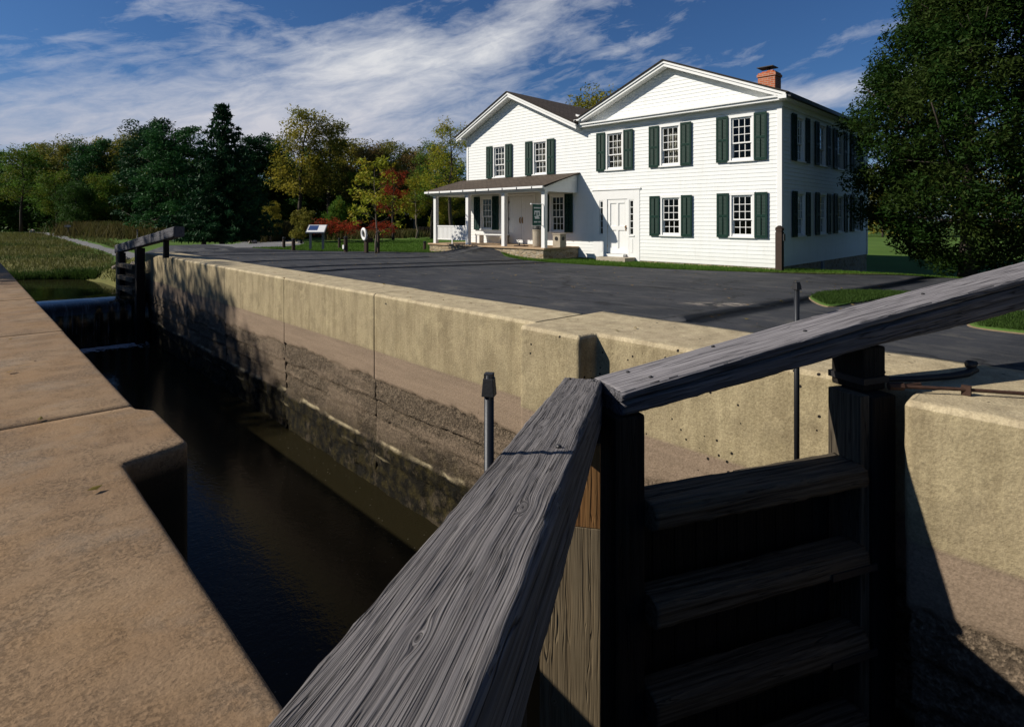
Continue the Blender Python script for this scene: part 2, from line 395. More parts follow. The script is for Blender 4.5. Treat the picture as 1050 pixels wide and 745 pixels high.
# shingles
t = NT('brown_shingles'); V = t.coord('UV')
br = t.n('TexBrick'); t.l(V, br.inputs['Vector']); br.inputs['Scale'].default_value = 1; br.inputs['Brick Width'].default_value = .3; br.inputs['Row Height'].default_value = .14; br.inputs['Mortar Size'].default_value = .012
br.inputs['Color1'].default_value = (.06,.044,.032,1); br.inputs['Color2'].default_value = (.105,.08,.06,1); br.inputs['Mortar'].default_value = (.02,.016,.012,1)
c = t.mix(t.math('MULTIPLY', t.noise(V, 2.5, 5, .6), .7), br.outputs[0], (.06,.048,.036))
c = t.mix(t.ramp(t.noise(V, 30, 2), [(.5,0),(.7,.4)]), c, (.16,.12,.09))
t.pbr(c, .9, t.bump(br.outputs['Fac'], .6, -.01), .2); M['shingle'] = t.m
# brick
t = NT('red_brick'); V = t.coord('Object'); xx = t.sep(V)
bv = t.comb(t.math('ADD', xx[0], xx[1]), xx[2], 0)
br = t.n('TexBrick'); t.l(bv, br.inputs['Vector']); br.inputs['Scale'].default_value = 1; br.inputs['Brick Width'].default_value = .21; br.inputs['Row Height'].default_value = .075; br.inputs['Mortar Size'].default_value = .01
br.inputs['Color1'].default_value = (.34,.085,.035,1); br.inputs['Color2'].default_value = (.45,.13,.055,1); br.inputs['Mortar'].default_value = (.36,.28,.22,1)
t.pbr(br.outputs[0], .9, t.bump(br.outputs['Fac'], .5, -.006), .2); M['brick'] = t.m
# fieldstone
t = NT('fieldstone'); V = t.coord('Object', (1,1,1.9))
cv = t.voro(V, 4.5, 'F1', 'Color'); dv = t.voro(V, 4.5, 'DISTANCE_TO_EDGE'); cs = t.n('SeparateColor'); t.l(cv, cs.inputs[0])
c = t.mix(cs.outputs[0], (.22,.16,.09), (.46,.37,.24)); c = t.mix(t.ramp(cs.outputs[1], [(.6,0),(.9,.6)]), c, (.33,.30,.26))
c = t.mix(t.ramp(dv, [(.02,1),(.07,0)]), c, (.42,.37,.29)); c = t.mix(t.math('MULTIPLY', t.noise(V, 18, 4), .5), c, (.18,.13,.08))
t.pbr(c, .9, t.bump(t.math('ADD', t.ramp(dv, [(0,0),(.1,1)]), t.math('MULTIPLY', t.noise(V, 25, 4), .4)), .8, .03), .2); M['stone'] = t.m
M['flag'] = mat_ground('porch_floor', ((.36,.25,.15), (.42,.31,.2), (.28,.2,.13)), 2, 14, .9, .2)
M['step'] = mat_ground('step_stone', ((.36,.31,.24), (.44,.39,.31), (.26,.22,.17)), 3, 20, .9, .3)
M['post_brown'] = mat_plain('brown_post', (.045,.028,.02), .8, .3, 10, .3, 60)
M['sign_grey'] = mat_plain('grey_metal', (.16,.17,.18), .5, .1, 5, .05, 50)
M['panel_blue'] = mat_plain('blue_print', (.03,.06,.16), .4, .2, 6, 0, 50)
M['panel_white'] = mat_plain('white_print', (.72,.72,.70), .4, .05, 6, 0, 50)
M['black'] = mat_plain('black_plastic', (.012,.012,.012), .5, .2)
M['can'] = mat_ground('aggregate', ((.34,.29,.22), (.42,.37,.29), (.22,.19,.15)), 3, 40, .9, .5)
M['lid'] = mat_plain('dark_lid', (.035,.036,.033), .5, .2)
M['brass'] = mat_plain('brass', (.32,.17,.05), .35, .2, 8, 0, 50, .5, .9)
M['bark'] = mat_plain('bark', (.06,.048,.038), .95, .45, 14, .8, 40)
M['bark_pale'] = mat_plain('pale_bark', (.17,.14,.11), .95, .4, 14, .6, 40)
M['rock'] = mat_plain('rock', (.32,.26,.22), .9, .35, 5, .6, 20)
LF = {
 'conifer': mat_leaf('needles_dark', (0.012,0.045,0.017), (0.027,0.078,0.027), None, .15),
 'pine': mat_leaf('needles_green', (0.022,0.081,0.022), (0.041,0.115,0.032), None, .2),
 'dark': mat_leaf('leaf_dark_green', (0.032,0.083,0.016), (0.067,0.131,0.026)),
 'green': mat_leaf('leaf_green', (0.066,0.144,0.017), (0.120,0.204,0.030), (0.180,0.192,0.022)),
 'yellow': mat_leaf('leaf_yellow', (.24,.215,.026), (.36,.30,.04), (.17,.19,.028)),
 'olive': mat_leaf('leaf_olive', (.16,.165,.028), (.26,.22,.04), (.12,.14,.026)),
 'ygreen': mat_leaf('leaf_yellow_green', (0.180,0.228,0.022), (0.312,0.312,0.029), (0.384,0.300,0.026)),
 'brown': mat_leaf('leaf_brown', (0.240,0.156,0.060), (0.360,0.240,0.090), (0.192,0.168,0.042)),
 'red': mat_leaf('leaf_red', (.26,.024,.014), (.42,.07,.025), (.16,.07,.02)),
 'near': mat_leaf('leaf_glossy', (.010,.030,.006), (.032,.068,.012), (.055,.082,.017)),
 'shade': mat_leaf('leaf_shade', (.03,.06,.012), (.05,.09,.018)),
 'reed': mat_leaf('reed_straw', (0.075,0.068,0.024), (0.128,0.108,0.039), (0.060,0.090,0.021)),
 'blade': mat_leaf('grass_blade', (.065,.135,.018), (.10,.18,.028)),
 'drygrass': mat_leaf('dry_grass', (.085,.095,.026), (.135,.13,.042), (.06,.10,.025)),
}

# ------------------------------------------------------------------ terrain
HC = Vector((19.692, 8.132, -.305)); DH = Vector((-.044, .999, 0)).normalized(); NF = Vector((-.999, -.044, 0)).normalized()
POND_R = [(27.0, 5.35), (33.0, 5.2), (37.0, 4.9), (38.3, 4.2), (39.6, 2.5), (40.5, 0), (42, -6), (44, -20), (46,-60)]   # far edge, (y, x)
def base_h(x, y):
    b = -.305*np.clip((x-6.9)/12.0, 0, 1)
    b = b - .92*np.exp(-(((x-31)/7.5)**2 + ((y-7.5)/6.0)**2))*sst(20.0, 22.5, x)
    b = b + .43*np.exp(-(((x-17.2)/1.7)**2 + ((y-20.3)/1.9)**2))
    b = b + .9*sst(70, 260, np.hypot(x, y))*sst(-.2,.5,vn(x*.01,y*.01,4))
    return b
_pl = np.array([(x, y) for y, x in POND_R])
def pond_d(x, y):
    d = np.full(np.shape(x), 1e9)
    for (ax, ay), (bx, by) in zip(_pl[:-1], _pl[1:]):
        vx, vy = bx-ax, by-ay; L2 = vx*vx+vy*vy
        t_ = np.clip(((x-ax)*vx+(y-ay)*vy)/L2, 0, 1)
        d = np.minimum(d, np.hypot(x-ax-t_*vx, y-ay-t_*vy))
    xe = np.interp(y, _pl[:5,1], _pl[:5,0]); ye = np.interp(-x, -_pl[:,0], _pl[:,1])
    inside = (x < xe) & (y < ye) & (x < 5.36)
    return np.where(inside, -d, d)
def ground_h(x, y):
    x = np.asarray(x, float); y = np.asarray(y, float); x, y = np.broadcast_arrays(x, y)
    b = base_h(x, y)
    pd = pond_d(x, y)
    L = 3.2 + 34*sst(36.5, 43, y + .5*np.clip(4-x, 0, 6))
    bank = -1.84 + np.clip(pd/L, 0, 1)**.62*1.78 + .05*vn(x*1.3, y*1.3, 7)*np.clip(pd, 0, 1)
    b = np.where((y > 27.9), np.where(pd < 0, np.maximum(-2.9, -1.84+pd*.5), np.minimum(b, bank)), b)
    ch = (x > .15) & (x < 6.05) & (y <= 27.9)
    b = np.where((x < 6.93) & (x > -3) & (y < 28) & ~ch, np.minimum(b, -.12), b)
    b = np.where(ch, -4.6, b)
    return b

def ax_list(lo, hi, f0, f1, step, extra):
    a = list(np.arange(f0, f1+1e-6, step))
    g = step; v = f0
    while v > lo: g *= 1.35; v -= g; a.append(max(v, lo))
    g = step; v = f1
    while v < hi: g *= 1.35; v += g; a.append(min(v, hi))
    return np.array(sorted(set([round(q, 3) for q in a] + extra)))

# road outline in rows of constant Y : (y, x_left, x_right)
ROAD = [(-9, 6.88, 27), (0, 6.88, 27), (3.2, 6.88, 25), (4.2, 6.88, 21.2), (5.44, 6.88, 20.1), (5.47, 6.49, 20.08), (5.9, 6.49, 19.7), (7.65, 6.52, 18.4), (10.1, 6.52, 16.9), (13.2, 6.52, 16.0), (15, 6.52, 15.9), (16.6, 6.52, 16.1), (18, 6.52, 16.5), (19.2, 6.52, 17.05), (19.8, 6.52, 17.1),
        (22.0, 6.52, 17.0), (22.8, 6.52, 16.6), (24.2, 6.52, 16.2), (25.2, 6.52, 14.9), (26.6, 6.52, 12.7), (27.8, 6.52, 12.1), (29, 6.9, 11.7), (31, 6.9, 11.0), (34, 6.95, 10.6), (38, 7.1, 10.9), (42, 7.2, 11.2), (44, 7.1, 10.9)]
TOW = [(43.9,7.3,10.5),(46,7.6,9.4),(50.6,7.6,8.7),(54.8,7.3,8.2),(62,6.97,7.85),(67.4,6.7,7.5),(78,6.0,7.0),(90,5,6.2),(110,2,3.6)]
ry = np.array([r[0] for r in ROAD]); rl = np.array([r[1] for r in ROAD]); rr_ = np.array([r[2] for r in ROAD])
_ty, _tl, _tr = (np.array([r[i] for r in TOW]) for i in range(3))
def in_road(x, y, m=0.0):
    return (y > ry[0]) & (y < ry[-1]) & (x > np.interp(y, ry, rl)+m) & (x < np.interp(y, ry, rr_)-m) | (y >= 43.9) & (y < 110) & (x > np.interp(y, _ty, _tl)+m) & (x < np.interp(y, _ty, _tr)-m)

xs = ax_list(-700, 900, -12, 62, .55, [.14, .16, 6.04, 6.06, 5.36])
ys = ax_list(-300, 1100, -10, 96, .6, [27.88, 27.92])
X, Y = np.meshgrid(xs, ys, indexing='ij')
Z = ground_h(X, Y)
Z = np.where(in_road(X, Y, .25), Z-.05, Z)
me = grid_mesh('ground', np.stack([X, Y, Z], -1))
fx = (X[:-1,:-1]+X[1:,1:])*.5; fy = (Y[:-1,:-1]+Y[1:,1:])*.5
mead = (fy > 27) & (fx < 6.8+.6*np.sin(fy*.7)) & (fy < 100) & (fx > -200)
me.polygons.foreach_set('material_index', mead.astype(np.int32).ravel())
tag(link('ground', me, [M['grass'], M['meadow']]), kind='structure')

def strip_sheet(name, rows, mat, lift, nx=14, sub=.6):
    yy = [r[0] for r in rows]
    Yl = np.unique(np.concatenate([np.arange(yy[0], yy[-1], sub), np.array(yy)]))
    a = np.interp(Yl, yy, [r[1] for r in rows]); b = np.interp(Yl, yy, [r[2] for r in rows])
    wob = .06*vn(Yl*1.1, 0*Yl, 3)
    u = np.linspace(0, 1, nx)
    XX = a[:,None]*(1-u)+ (b+wob)[:,None]*u; YY = np.repeat(Yl[:,None], nx, 1)
    ZZ = ground_h(XX, YY)+lift
    ZZ = np.where((XX < 7.3) & (YY < 28.5), -.004-.022*np.maximum(XX-6.5, 0), ZZ)
    o = link(name, grid_mesh(name, np.stack([XX, YY, ZZ], -1)), mat)
    return tag(o, kind='structure')
strip_sheet('asphalt_road', ROAD, M['asphalt'], .006, 26, .4)
strip_sheet('towpath', TOW, M['path'], .012, 8, .8)

def blob_sheet(name, pts, mat, lift, kind='structure', thick=.06, n=6):
    """closed outline -> gently smoothed sheet with a skirt following the ground"""
    P_ = np.array(pts, float); k = len(P_); out = []
    for i in range(k):
        p0, p1, p2, p3 = P_[i-1], P_[i], P_[(i+1)%k], P_[(i+2)%k]
        for j in range(n):
            t_ = j/n
            out.append(.5*((2*p1)+(-p0+p2)*t_+(2*p0-5*p1+4*p2-p3)*t_**2+(-p0+3*p1-3*p2+p3)*t_**3))
    Q = np.array(out); c = Q.mean(0)
    rings = [1, .97, .85, .65, .4, .15]
    V = []; 
    for s_ in [None]+rings:
        q = Q if s_ is None else c+(Q-c)*s_
        z = ground_h(q[:,0], q[:,1]) + (lift-thick if s_ is None else (lift if s_ == 1 else lift+.01))
        V.append(np.column_stack([q, z]))
    A = np.stack(V, 0); A = np.concatenate([A, A[:, :1]], 1)
    return tag(link(name, grid_mesh(name, A), mat), kind=kind)
ISL1 = [(9.85,3.5),(11.2,4.35),(12.5,4.62),(13.7,4.45),(14.6,3.7),(14.9,3.0),(13.6,2.9),(12.6,3.25),(11.2,3.35)]
ISL2 = [(9.5,1.6),(10.6,1.75),(12.2,1.6),(12.9,.6),(12.2,-.8),(10.4,-.6),(9.5,.5)]
def grow(pts, s_):
    c = np.array(pts).mean(0); return [tuple(c+(np.array(p)-c)*s_) for p in pts]
ISL1 = grow(ISL1, .80); blob_sheet('island_kerb', grow(ISL1, 1.025), M['kerb'], .012); blob_sheet('grass_island', ISL1, M['grass'], .025)
ISL2 = grow(ISL2, .88); blob_sheet('island_kerb', grow(ISL2, 1.025), M['kerb'], .012); blob_sheet('grass_island', ISL2, M['grass'], .025)
# pale gravel patch and grey side path leading to the rail fence
strip_sheet('side_path', [(31.5,10.2,10.9),(33,10.5,13.5),(36,10.6,15.5),(42,11.0,18.5),(48,13.5,21.2),(53,17.5,22.6),(58,21.5,25.5)], M['path'], .012, 10)
strip_sheet('gravel_path', [(43.5,14.8,16.2),(46,16.8,18.6),(49,19.0,20.9),(52,21.3,22.2)], M['gravel'], .018, 8)
strip_sheet('road_edge', [(-2,27,27.3),(3.2,25,25.25),(4.2,21.2,21.42),(5.9,19.7,19.86),(7.65,18.4,18.5),(9,17.6,17.68)], M['kerb'], .03, 4)

# ------------------------------------------------------------------ lock walls
def wall_sweep(name, plan, side, back, mat, parent, seed=0, zlist=None, rad=.05, zb=-4.3, style='main', step=.045):
    """plan: polyline of the face (x,y); side=+1 land lies toward +x, -1 toward -x. Makes face + rounded nosing + top + back + end caps"""
    pts = []
    for (ax, ay), (bx, by) in zip(plan[:-1], plan[1:]):
        L = math.hypot(bx-ax, by-ay); k = max(1, int(L/step))
        for i in range(k): pts.append((ax+(bx-ax)*i/k, ay+(by-ay)*i/k))
    pts.append(plan[-1]); pts = np.array(pts)
    # outward normal (toward the water) from the coarse plan direction
    d = np.gradient(pts, axis=0); d /= np.linalg.norm(d, axis=1)[:,None]+1e-9
    nrm = np.column_stack([-d[:,1], d[:,0]])
    if nrm[len(nrm)//2][0]*side > 0: nrm = -nrm
    zs = np.concatenate([np.arange(zb, -.9, .04), np.arange(-.9, -rad+.001, .05)]) if zlist is None else zlist
    s_ = np.cumsum(np.r_[0, np.hypot(*np.diff(pts, axis=0).T)]) + pts[0,1]*1.0
    U, Zg = np.meshgrid(s_, zs, indexing='ij')
    big = fbm(U*.5, Zg*.4, seed, 3)
    zoneB = sst(-1.02, -1.05, Zg) if style != 'plain' else 0*U
    redge = -1.53 + .055*fbm(U*1.6, 0*U, seed+5, 5, .6) + .06*vn(U*.25, 0*U, seed+8)
    zoneC = sst(0, -.03, Zg-redge)
    medge = -2.66 + .05*fbm(U*1.2, 0*U, seed+9, 3)
    zoneD = sst(0, -.05, Zg-medge)
    if style == 'plain': zoneC = 0*U; zoneD = 0*U
    dep = .0015*fbm(U*6, Zg*6, seed+1, 3) + .003*big
    dep = dep + .005*zoneB
    rough = .026 + .014*fbm(U*14, Zg*14, seed+2, 4, .65) + .012*fbm(U*3, Zg*5, seed+3, 3)
    for zl, am in ((-1.93, .012), (-2.26, .012)):
        e = zl + .05*fbm(U*.8, 0*U, seed+int(-zl*10), 4)
        rough = rough + 1.6*am*sst(.03, 0, Zg-e) - .040*np.exp(-((Zg-e-.012)/.02)**2) + .02*np.exp(-((Zg-e+.03)/.025)**2)
    smoothpatch = sst(-.12, .30, fbm(U*.55, Zg*3.2, seed+21, 5, .6))
    rough = rough*(1-.45*smoothpatch)
    dep = dep + rough*zoneC
    e2 = -2.95 + .02*vn(U*1.5, 0*U, seed+31); 
    dep = dep + .022*np.exp(-((Zg-redge+.03)/.03)**2)*zoneC
    dep = dep - .055*zoneD*(1-.5*sst(0, -.10, Zg-medge)) + .03*sst(0,-.03,Zg-e2) + .012*fbm(U*6, Zg*6, seed+41, 4)*zoneD
    blk = (vn(np.floor(U/1.15)*7.3, np.floor((Zg+3.0)/.45)*3.1, seed+51))
    dep = dep + .018*blk*zoneD
    lead = np.where((np.abs(((U/1.15)%1)-.5) > .488), 1, 0)*zoneD*sst(-2.7,-2.75,Zg)
    dep = dep + .02*lead
    face = np.empty(U.shape+(3,))
    face[...,0] = pts[:,None,0] - nrm[:,None,0]*dep; face[...,1] = pts[:,None,1] - nrm[:,None,1]*dep; face[...,2] = Zg
    rows = [face]
    if style == 'plain': zoneC = zoneC*0; zoneD = sst(-.03, -.14, Zg+.04*big)  # plain walls: mask for the painted shade below the coping
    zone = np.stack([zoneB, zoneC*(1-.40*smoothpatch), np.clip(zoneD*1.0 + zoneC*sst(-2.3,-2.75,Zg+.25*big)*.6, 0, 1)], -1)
    zr = [zone]; edge = np.exp(-((Zg-medge-.008)/.016)**2)*sst(-.15,.25,vn(U*2.2, 0*U, seed+61)) + .8*np.exp(-((Zg-e2-.01)/.014)**2)*sst(.2,.5,vn(U*1.6, 0*U, seed+63))  # edge: mask of the ledge lines and their painted highlight
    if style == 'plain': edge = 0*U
    # nosing
    for k in range(1, 7):
        a_ = k/6*math.pi/2
        off = rad*(1-math.cos(a_)); zz = -rad+rad*math.sin(a_)
        q = np.empty((len(pts), 1, 3)); q[:,0,0] = pts[:,0]-nrm[:,0]*off; q[:,0,1] = pts[:,1]-nrm[:,1]*off*.999
        q[:,0,2] = zz + .002*vn(s_*5, 0*s_, seed); rows.append(q); zr.append(np.zeros((len(pts),1,3)))
    last = rows[-1][:,0]
    for f in np.linspace(.04, 1, 14):
        q = np.empty((len(pts),1,3)); q[:,0,0] = last[:,0]*(1-f)+back*f; q[:,0,1] = last[:,1]*(1-f)+pts[:,1]*f
        q[:,0,2] = last[:,2]*(1-f) + .003*vn(q[:,0,0]*1.1, q[:,0,1]*1.1, seed+3)*f; rows.append(q); zr.append(np.zeros((len(pts),1,3)))
    q = rows[-1].copy(); q[...,2] = -.7; rows.append(q); zr.append(np.zeros((len(pts),1,3)))
    q = rows[-1].copy(); q[...,2] = zb; rows.append(q); zr.append(np.zeros((len(pts),1,3)))
    A = np.concatenate(rows, 1); Zn = np.concatenate(zr, 1)
    me = grid_mesh(name, A, True)
    # end caps
    nu, nv = A.shape[:2]
    bm = bmesh.new(); bm.from_mesh(me); bm.verts.ensure_lookup_table()
    for i in (0, nu-1):
        try: bm.faces.new([bm.verts[i*nv+j] for j in range(nv)])
        except ValueError: pass
    bmesh.ops.recalc_face_normals(bm, faces=bm.faces); bm.to_mesh(me); bm.free()
    fl = [p.loop_total > 4 for p in me.polygons]
    for p, q in zip(me.polygons, fl):
        if q: p.use_smooth = False
    ca = me.color_attributes.new('zone', 'FLOAT_COLOR', 'POINT')
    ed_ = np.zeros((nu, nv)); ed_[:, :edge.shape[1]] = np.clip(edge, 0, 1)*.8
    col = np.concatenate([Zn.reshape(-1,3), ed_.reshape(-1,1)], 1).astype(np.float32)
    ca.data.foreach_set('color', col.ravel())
    return link(name, me, mat, parent)

rw = empty('lock_wall', (6.0, 14, -4.3), 0, 'long pale concrete lock wall in sunlight between the canal and the asphalt', 'lock wall')
inv = Matrix.Translation((-6.0, -14, 4.3))
def wparent(o, p, iv): o.matrix_parent_inverse = iv; return o
jy = [5.455, 9.58, 13.69, 17.93, 21.83, 27.9]
for i in range(5):
    far = i >= 3
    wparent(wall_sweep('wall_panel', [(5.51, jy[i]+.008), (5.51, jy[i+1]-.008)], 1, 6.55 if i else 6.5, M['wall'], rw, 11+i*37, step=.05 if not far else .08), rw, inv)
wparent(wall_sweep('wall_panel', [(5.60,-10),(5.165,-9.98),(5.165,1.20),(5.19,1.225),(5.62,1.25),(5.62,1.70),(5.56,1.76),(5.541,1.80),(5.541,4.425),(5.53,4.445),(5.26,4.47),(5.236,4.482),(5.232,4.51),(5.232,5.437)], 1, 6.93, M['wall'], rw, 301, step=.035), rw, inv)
lwall = empty('lock_wall', (0, 10, -4.3), 0, 'brown concrete lock wall with broad worn coping slabs on the left', 'lock wall')
inv2 = Matrix.Translation((0, -10, 4.3))
zl = np.concatenate([np.arange(-4.3, -.2, .25), [-.15, -.1, -.05]])
wparent(wall_sweep('coping_slab', [(.7,-10),(1.0,-9.95),(1.0,.98),(.97,1.03),(.69,1.06),(.665,1.10),(.665,3.83),(.675,3.865),(.70,3.878),(.985,3.955),(1.012,3.985),(1.018,4.02),(1.018,4.80),(.99,4.85),(.93,4.93),(.925,4.992)], -1, -1.4, M['coping_left'], lwall, 500, zl, .045, style='plain', step=.05), lwall, inv2)
for i, (a_, b_) in enumerate(((5.008, 8.93), (8.95, 12.9), (12.92, 16.9), (16.92, 20.9), (20.92, 27.9))):
    wparent(wall_sweep('coping_slab', [(.925, a_), (.92, b_)], -1, -1.4, M['coping_left'], lwall, 600+i*9, zl, .045, style='plain', step=.1), lwall, inv2)

# ------------------------------------------------------------------ water
t = NT('lock_water'); P = t.geo()
h = t.math('ADD', t.math('MULTIPLY', t.noise(P, 3.5, 4, .6), 1.0), t.math('MULTIPLY', t.noise(P, 14, 3, .6), .5))
fl = t.voro(P, 16); fk = t.voro(P, 16, 'F1', 'Color'); fs = t.n('SeparateColor'); t.l(fk, fs.inputs[0])
spk = t.math('MULTIPLY', t.math('LESS_THAN', fl, .16), t.math('GREATER_THAN', fs.outputs[0], .9))
c = t.mix(t.math('MULTIPLY', spk, .6), (.015,.0125,.006), (.13,.12,.09))
t.pbr(c, .05, t.bump(h, .16, .03), .2, 0, IOR=1.23); M['water'] = t.m
t = NT('pond_water'); P = t.geo()
t.pbr((.014,.015,.006), .06, t.bump(t.noise(P, 2.5, 4, .6), .02, .02), .2, 0, IOR=1.14); M['pond'] = t.m
mb = MB(); mb.quad((.3,-30,-3.53),(6.0,-30,-3.53),(6.0,27.6,-3.53),(.3,27.6,-3.53)); tag(mb.build('canal_water', M['water']), kind='structure')
# upper pool with its lip falling over the dam
yy = np.array([130, 60, 46, 40, 34, 30, 28.8, 28.4, 28.1, 27.9, 27.75, 27.66, 27.60, 27.56, 27.54])
zz = np.array([-1.76]*6 + [-1.76, -1.79, -1.835, -1.89, -1.96, -2.06, -2.3, -2.8, -3.5])
xw = np.linspace(.4, 5.9, 46)
Xg, Yg = np.meshgrid(xw, yy, indexing='ij'); Zg = np.repeat(zz[None], len(xw), 0)
fall = (np.arange(len(yy)) >= 8)
Yg = Yg - fall[None]*(.05+.05*vn(Xg*5, Zg*.3, 3)); Zg = Zg + fall[None]*(.012*vn(Xg*3, 0*Xg, 5))
t = NT('falling_water'); P = t.geo()
st = t.noise(t.geo('Position', (9, 1, .6)), 1.5, 4, .7)
t.pbr(t.mix(t.ramp(st, [(.55,0),(.75,.5)]), (.012,.012,.008), (.25,.26,.27)), .04, t.bump(st, .12, .03), .5, 0, IOR=1.33); M['fall'] = t.m
me = grid_mesh('spilling_water', np.stack([Xg, Yg, Zg], -1)); nf_ = len(yy)-1; me.polygons.foreach_set('material_index', np.tile((np.arange(nf_) < 6).astype(np.int32), len(xw)-1)); tag(link('spilling_water', me, [M['fall'], M['pond']]), kind='structure')
mb = MB(); mb.quad((-160,28.0,-1.76),(.4,28.0,-1.76),(.4,90,-1.76),(-160,90,-1.76)); tag(mb.build('pond_water', M['pond']), kind='structure')
mb = MB()
for i in range(9): mb.box(.75, 5.7, 27.66+.01*(i%2), 27.86, -4.3+i*.24, -4.3+i*.24+.234)
tag(mb.build('timber_dam', M['gate_dark'], None, bevel=.01), 'dark timber dam across the lock with water spilling over its crest', 'dam')
# foam at the foot of the fall
rng = np.random.default_rng(5)
n = 1500; cx = rng.uniform(1.0, 5.4, n); cy = 27.35-np.abs(rng.normal(0, .38, n)); sz = rng.uniform(.015, .07, n)
V = np.zeros((n,4,3)); 
for k,(dx,dy) in enumerate(((-1,-.6),(1,-.6),(1,.6),(-1,.6))): V[:,k,0] = cx+dx*sz; V[:,k,1] = cy+dy*sz; V[:,k,2] = -3.52+.002*rng.random(n)
me = np_mesh('foam', V.reshape(-1,3), np.arange(n*4).reshape(n,4)); tag(link('foam', me, mat_plain('foam_white', (.5,.52,.55), .6)), kind='stuff')

# ------------------------------------------------------------------ timbers
def timber(name, L0, L1, w0, w1, ztop, zbot, mat, parent, y0=0.0, seed=0, nx=120, worn=.02, grain=.004, smooth=True):
    """hand-sawn beam along local X with worn arrises; ztop/zbot: functions of x. Local origin at parent; object frame = parent frame"""
    xs_ = np.linspace(L0, L1, nx)
    # cross-section parametrisation with rounded corners, dense on top
    ring = []
    nt, ns = 26, 10
    prof = [(u, 1) for u in np.linspace(-1, 1, nt)] + [(1, w) for w in np.linspace(1, -1, ns)[1:]] + [(u, -1) for u in np.linspace(1, -1, 8)[1:]] + [(-1, w) for w in np.linspace(-1, 1, ns)[1:-1]]
    prof = np.array(prof); k = len(prof)
    A = np.zeros((nx, k+1, 3))
    for i, x in enumerate(xs_):
        hw = (w0+(w1-w0)*(x-L0)/(L1-L0))/2; zt, zb_ = ztop(x), zbot(x); hz = (zt-zb_)/2; zc = (zt+zb_)/2
        u = prof[:,0]*hw; w = prof[:,1]*hz
        # worn arris: pull corners in
        cu = hw-np.abs(u); cw = hz-np.abs(w)
        wr = worn*(.6+.8*vn(x*2.2+prof[:,0]*9, prof[:,1]*5.0, seed)**2+.5*np.abs(vn(x*7, prof[:,0]*3, seed+4)))
        near = np.clip(1-(cu+cw)/(wr*2.2), 0, 1)**1.5
        u = u-np.sign(u)*near*wr; w = w-np.sign(w)*near*wr
        g = grain*fbm(x*1.2+0*u, prof[:,0]*7, seed+9, 3)
        w = w+np.where(prof[:,1] > .99, g, 0); u = u+np.where(np.abs(prof[:,0]) > .99, grain*fbm(x*1.2+0*u, prof[:,1]*6, seed+13, 3), 0)
        A[i,:k,0] = x + .004*vn(u*20, w*20, seed)*(i in (0, nx-1)); A[i,:k,1] = y0+u; A[i,:k,2] = zc+w
    A[:,k] = A[:,0]
    me = grid_mesh(name, A, smooth)
    bm = bmesh.new(); bm.from_mesh(me)
    bmesh.ops.remove_doubles(bm, verts=bm.verts, dist=1e-6)
    bd = [e for e in bm.edges if e.is_boundary]
    bmesh.ops.holes_fill(bm, edges=bd, sides=0)
    bmesh.ops.recalc_face_normals(bm, faces=bm.faces); bm.to_mesh(me); bm.free()
    for p in me.polygons:
        if p.loop_total > 6: p.use_smooth = False
    # side faces use the second material
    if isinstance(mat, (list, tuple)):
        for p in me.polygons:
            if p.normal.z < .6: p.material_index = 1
    return link(name, me, mat, parent)

def block(name, x0, x1, y0, y1, z0, z1, mat, parent, bevel=.012, vertical=False):
    """squared timber; the mesh is built so that its local X follows the grain"""
    cx, cy, cz = (x0+x1)/2, (y0+y1)/2, (z0+z1)/2
    mb = MB()
    if vertical:
        mb.box(-(z1-z0)/2, (z1-z0)/2, -(y1-y0)/2, (y1-y0)/2, -(x1-x0)/2, (x1-x0)/2)
        o = mb.build(name, mat, parent, bevel=bevel); o.rotation_euler = (0, -math.pi/2, 0)
    else:
        mb.box(-(x1-x0)/2, (x1-x0)/2, -(y1-y0)/2, (y1-y0)/2, -(z1-z0)/2, (z1-z0)/2)
        o = mb.build(name, mat, parent, bevel=bevel)
    o.location = (cx, cy, cz)
    return o

def bolts(parent, pts, r=.016, h=.012):
    for x, y, z in pts:
        mb = MB(); mb.tube([(x,y,z-.02),(x,y,z+h*.6),(x,y,z+h)], [r, r, r*.7], 8); mb.build('bolt', M['iron'], parent)

def valve_rod(parent, x, y, z0, z1, r, cap_r, cap_h):
    mb = MB(); mb.tube([(x,y,z0),(x,y,z1)], r, 14); o = mb.build('valve_rod', M['steel'], parent, smooth=False)
    for p in o.data.polygons: p.use_smooth = len(p.vertices) == 4
    mb = MB(); a = cap_r; b = cap_r*.78
    mb.prism([(-a,-a),(a,-a),(a,a),(-a,a)], z1-cap_h, z1-cap_h*.15, lambda u,w,t_: (x+u*(1 if t_ < z1-cap_h*.5 else .8), y+w*(1 if t_ < z1-cap_h*.5 else .8), t_))
    mb.box(x-b*.9, x+b*.9, y-b*.9, y+b*.9, z1-cap_h*.149, z1+.006)
    mb.build('cap', M['iron'], o, bevel=.003)
    return o

BZ = -4.2
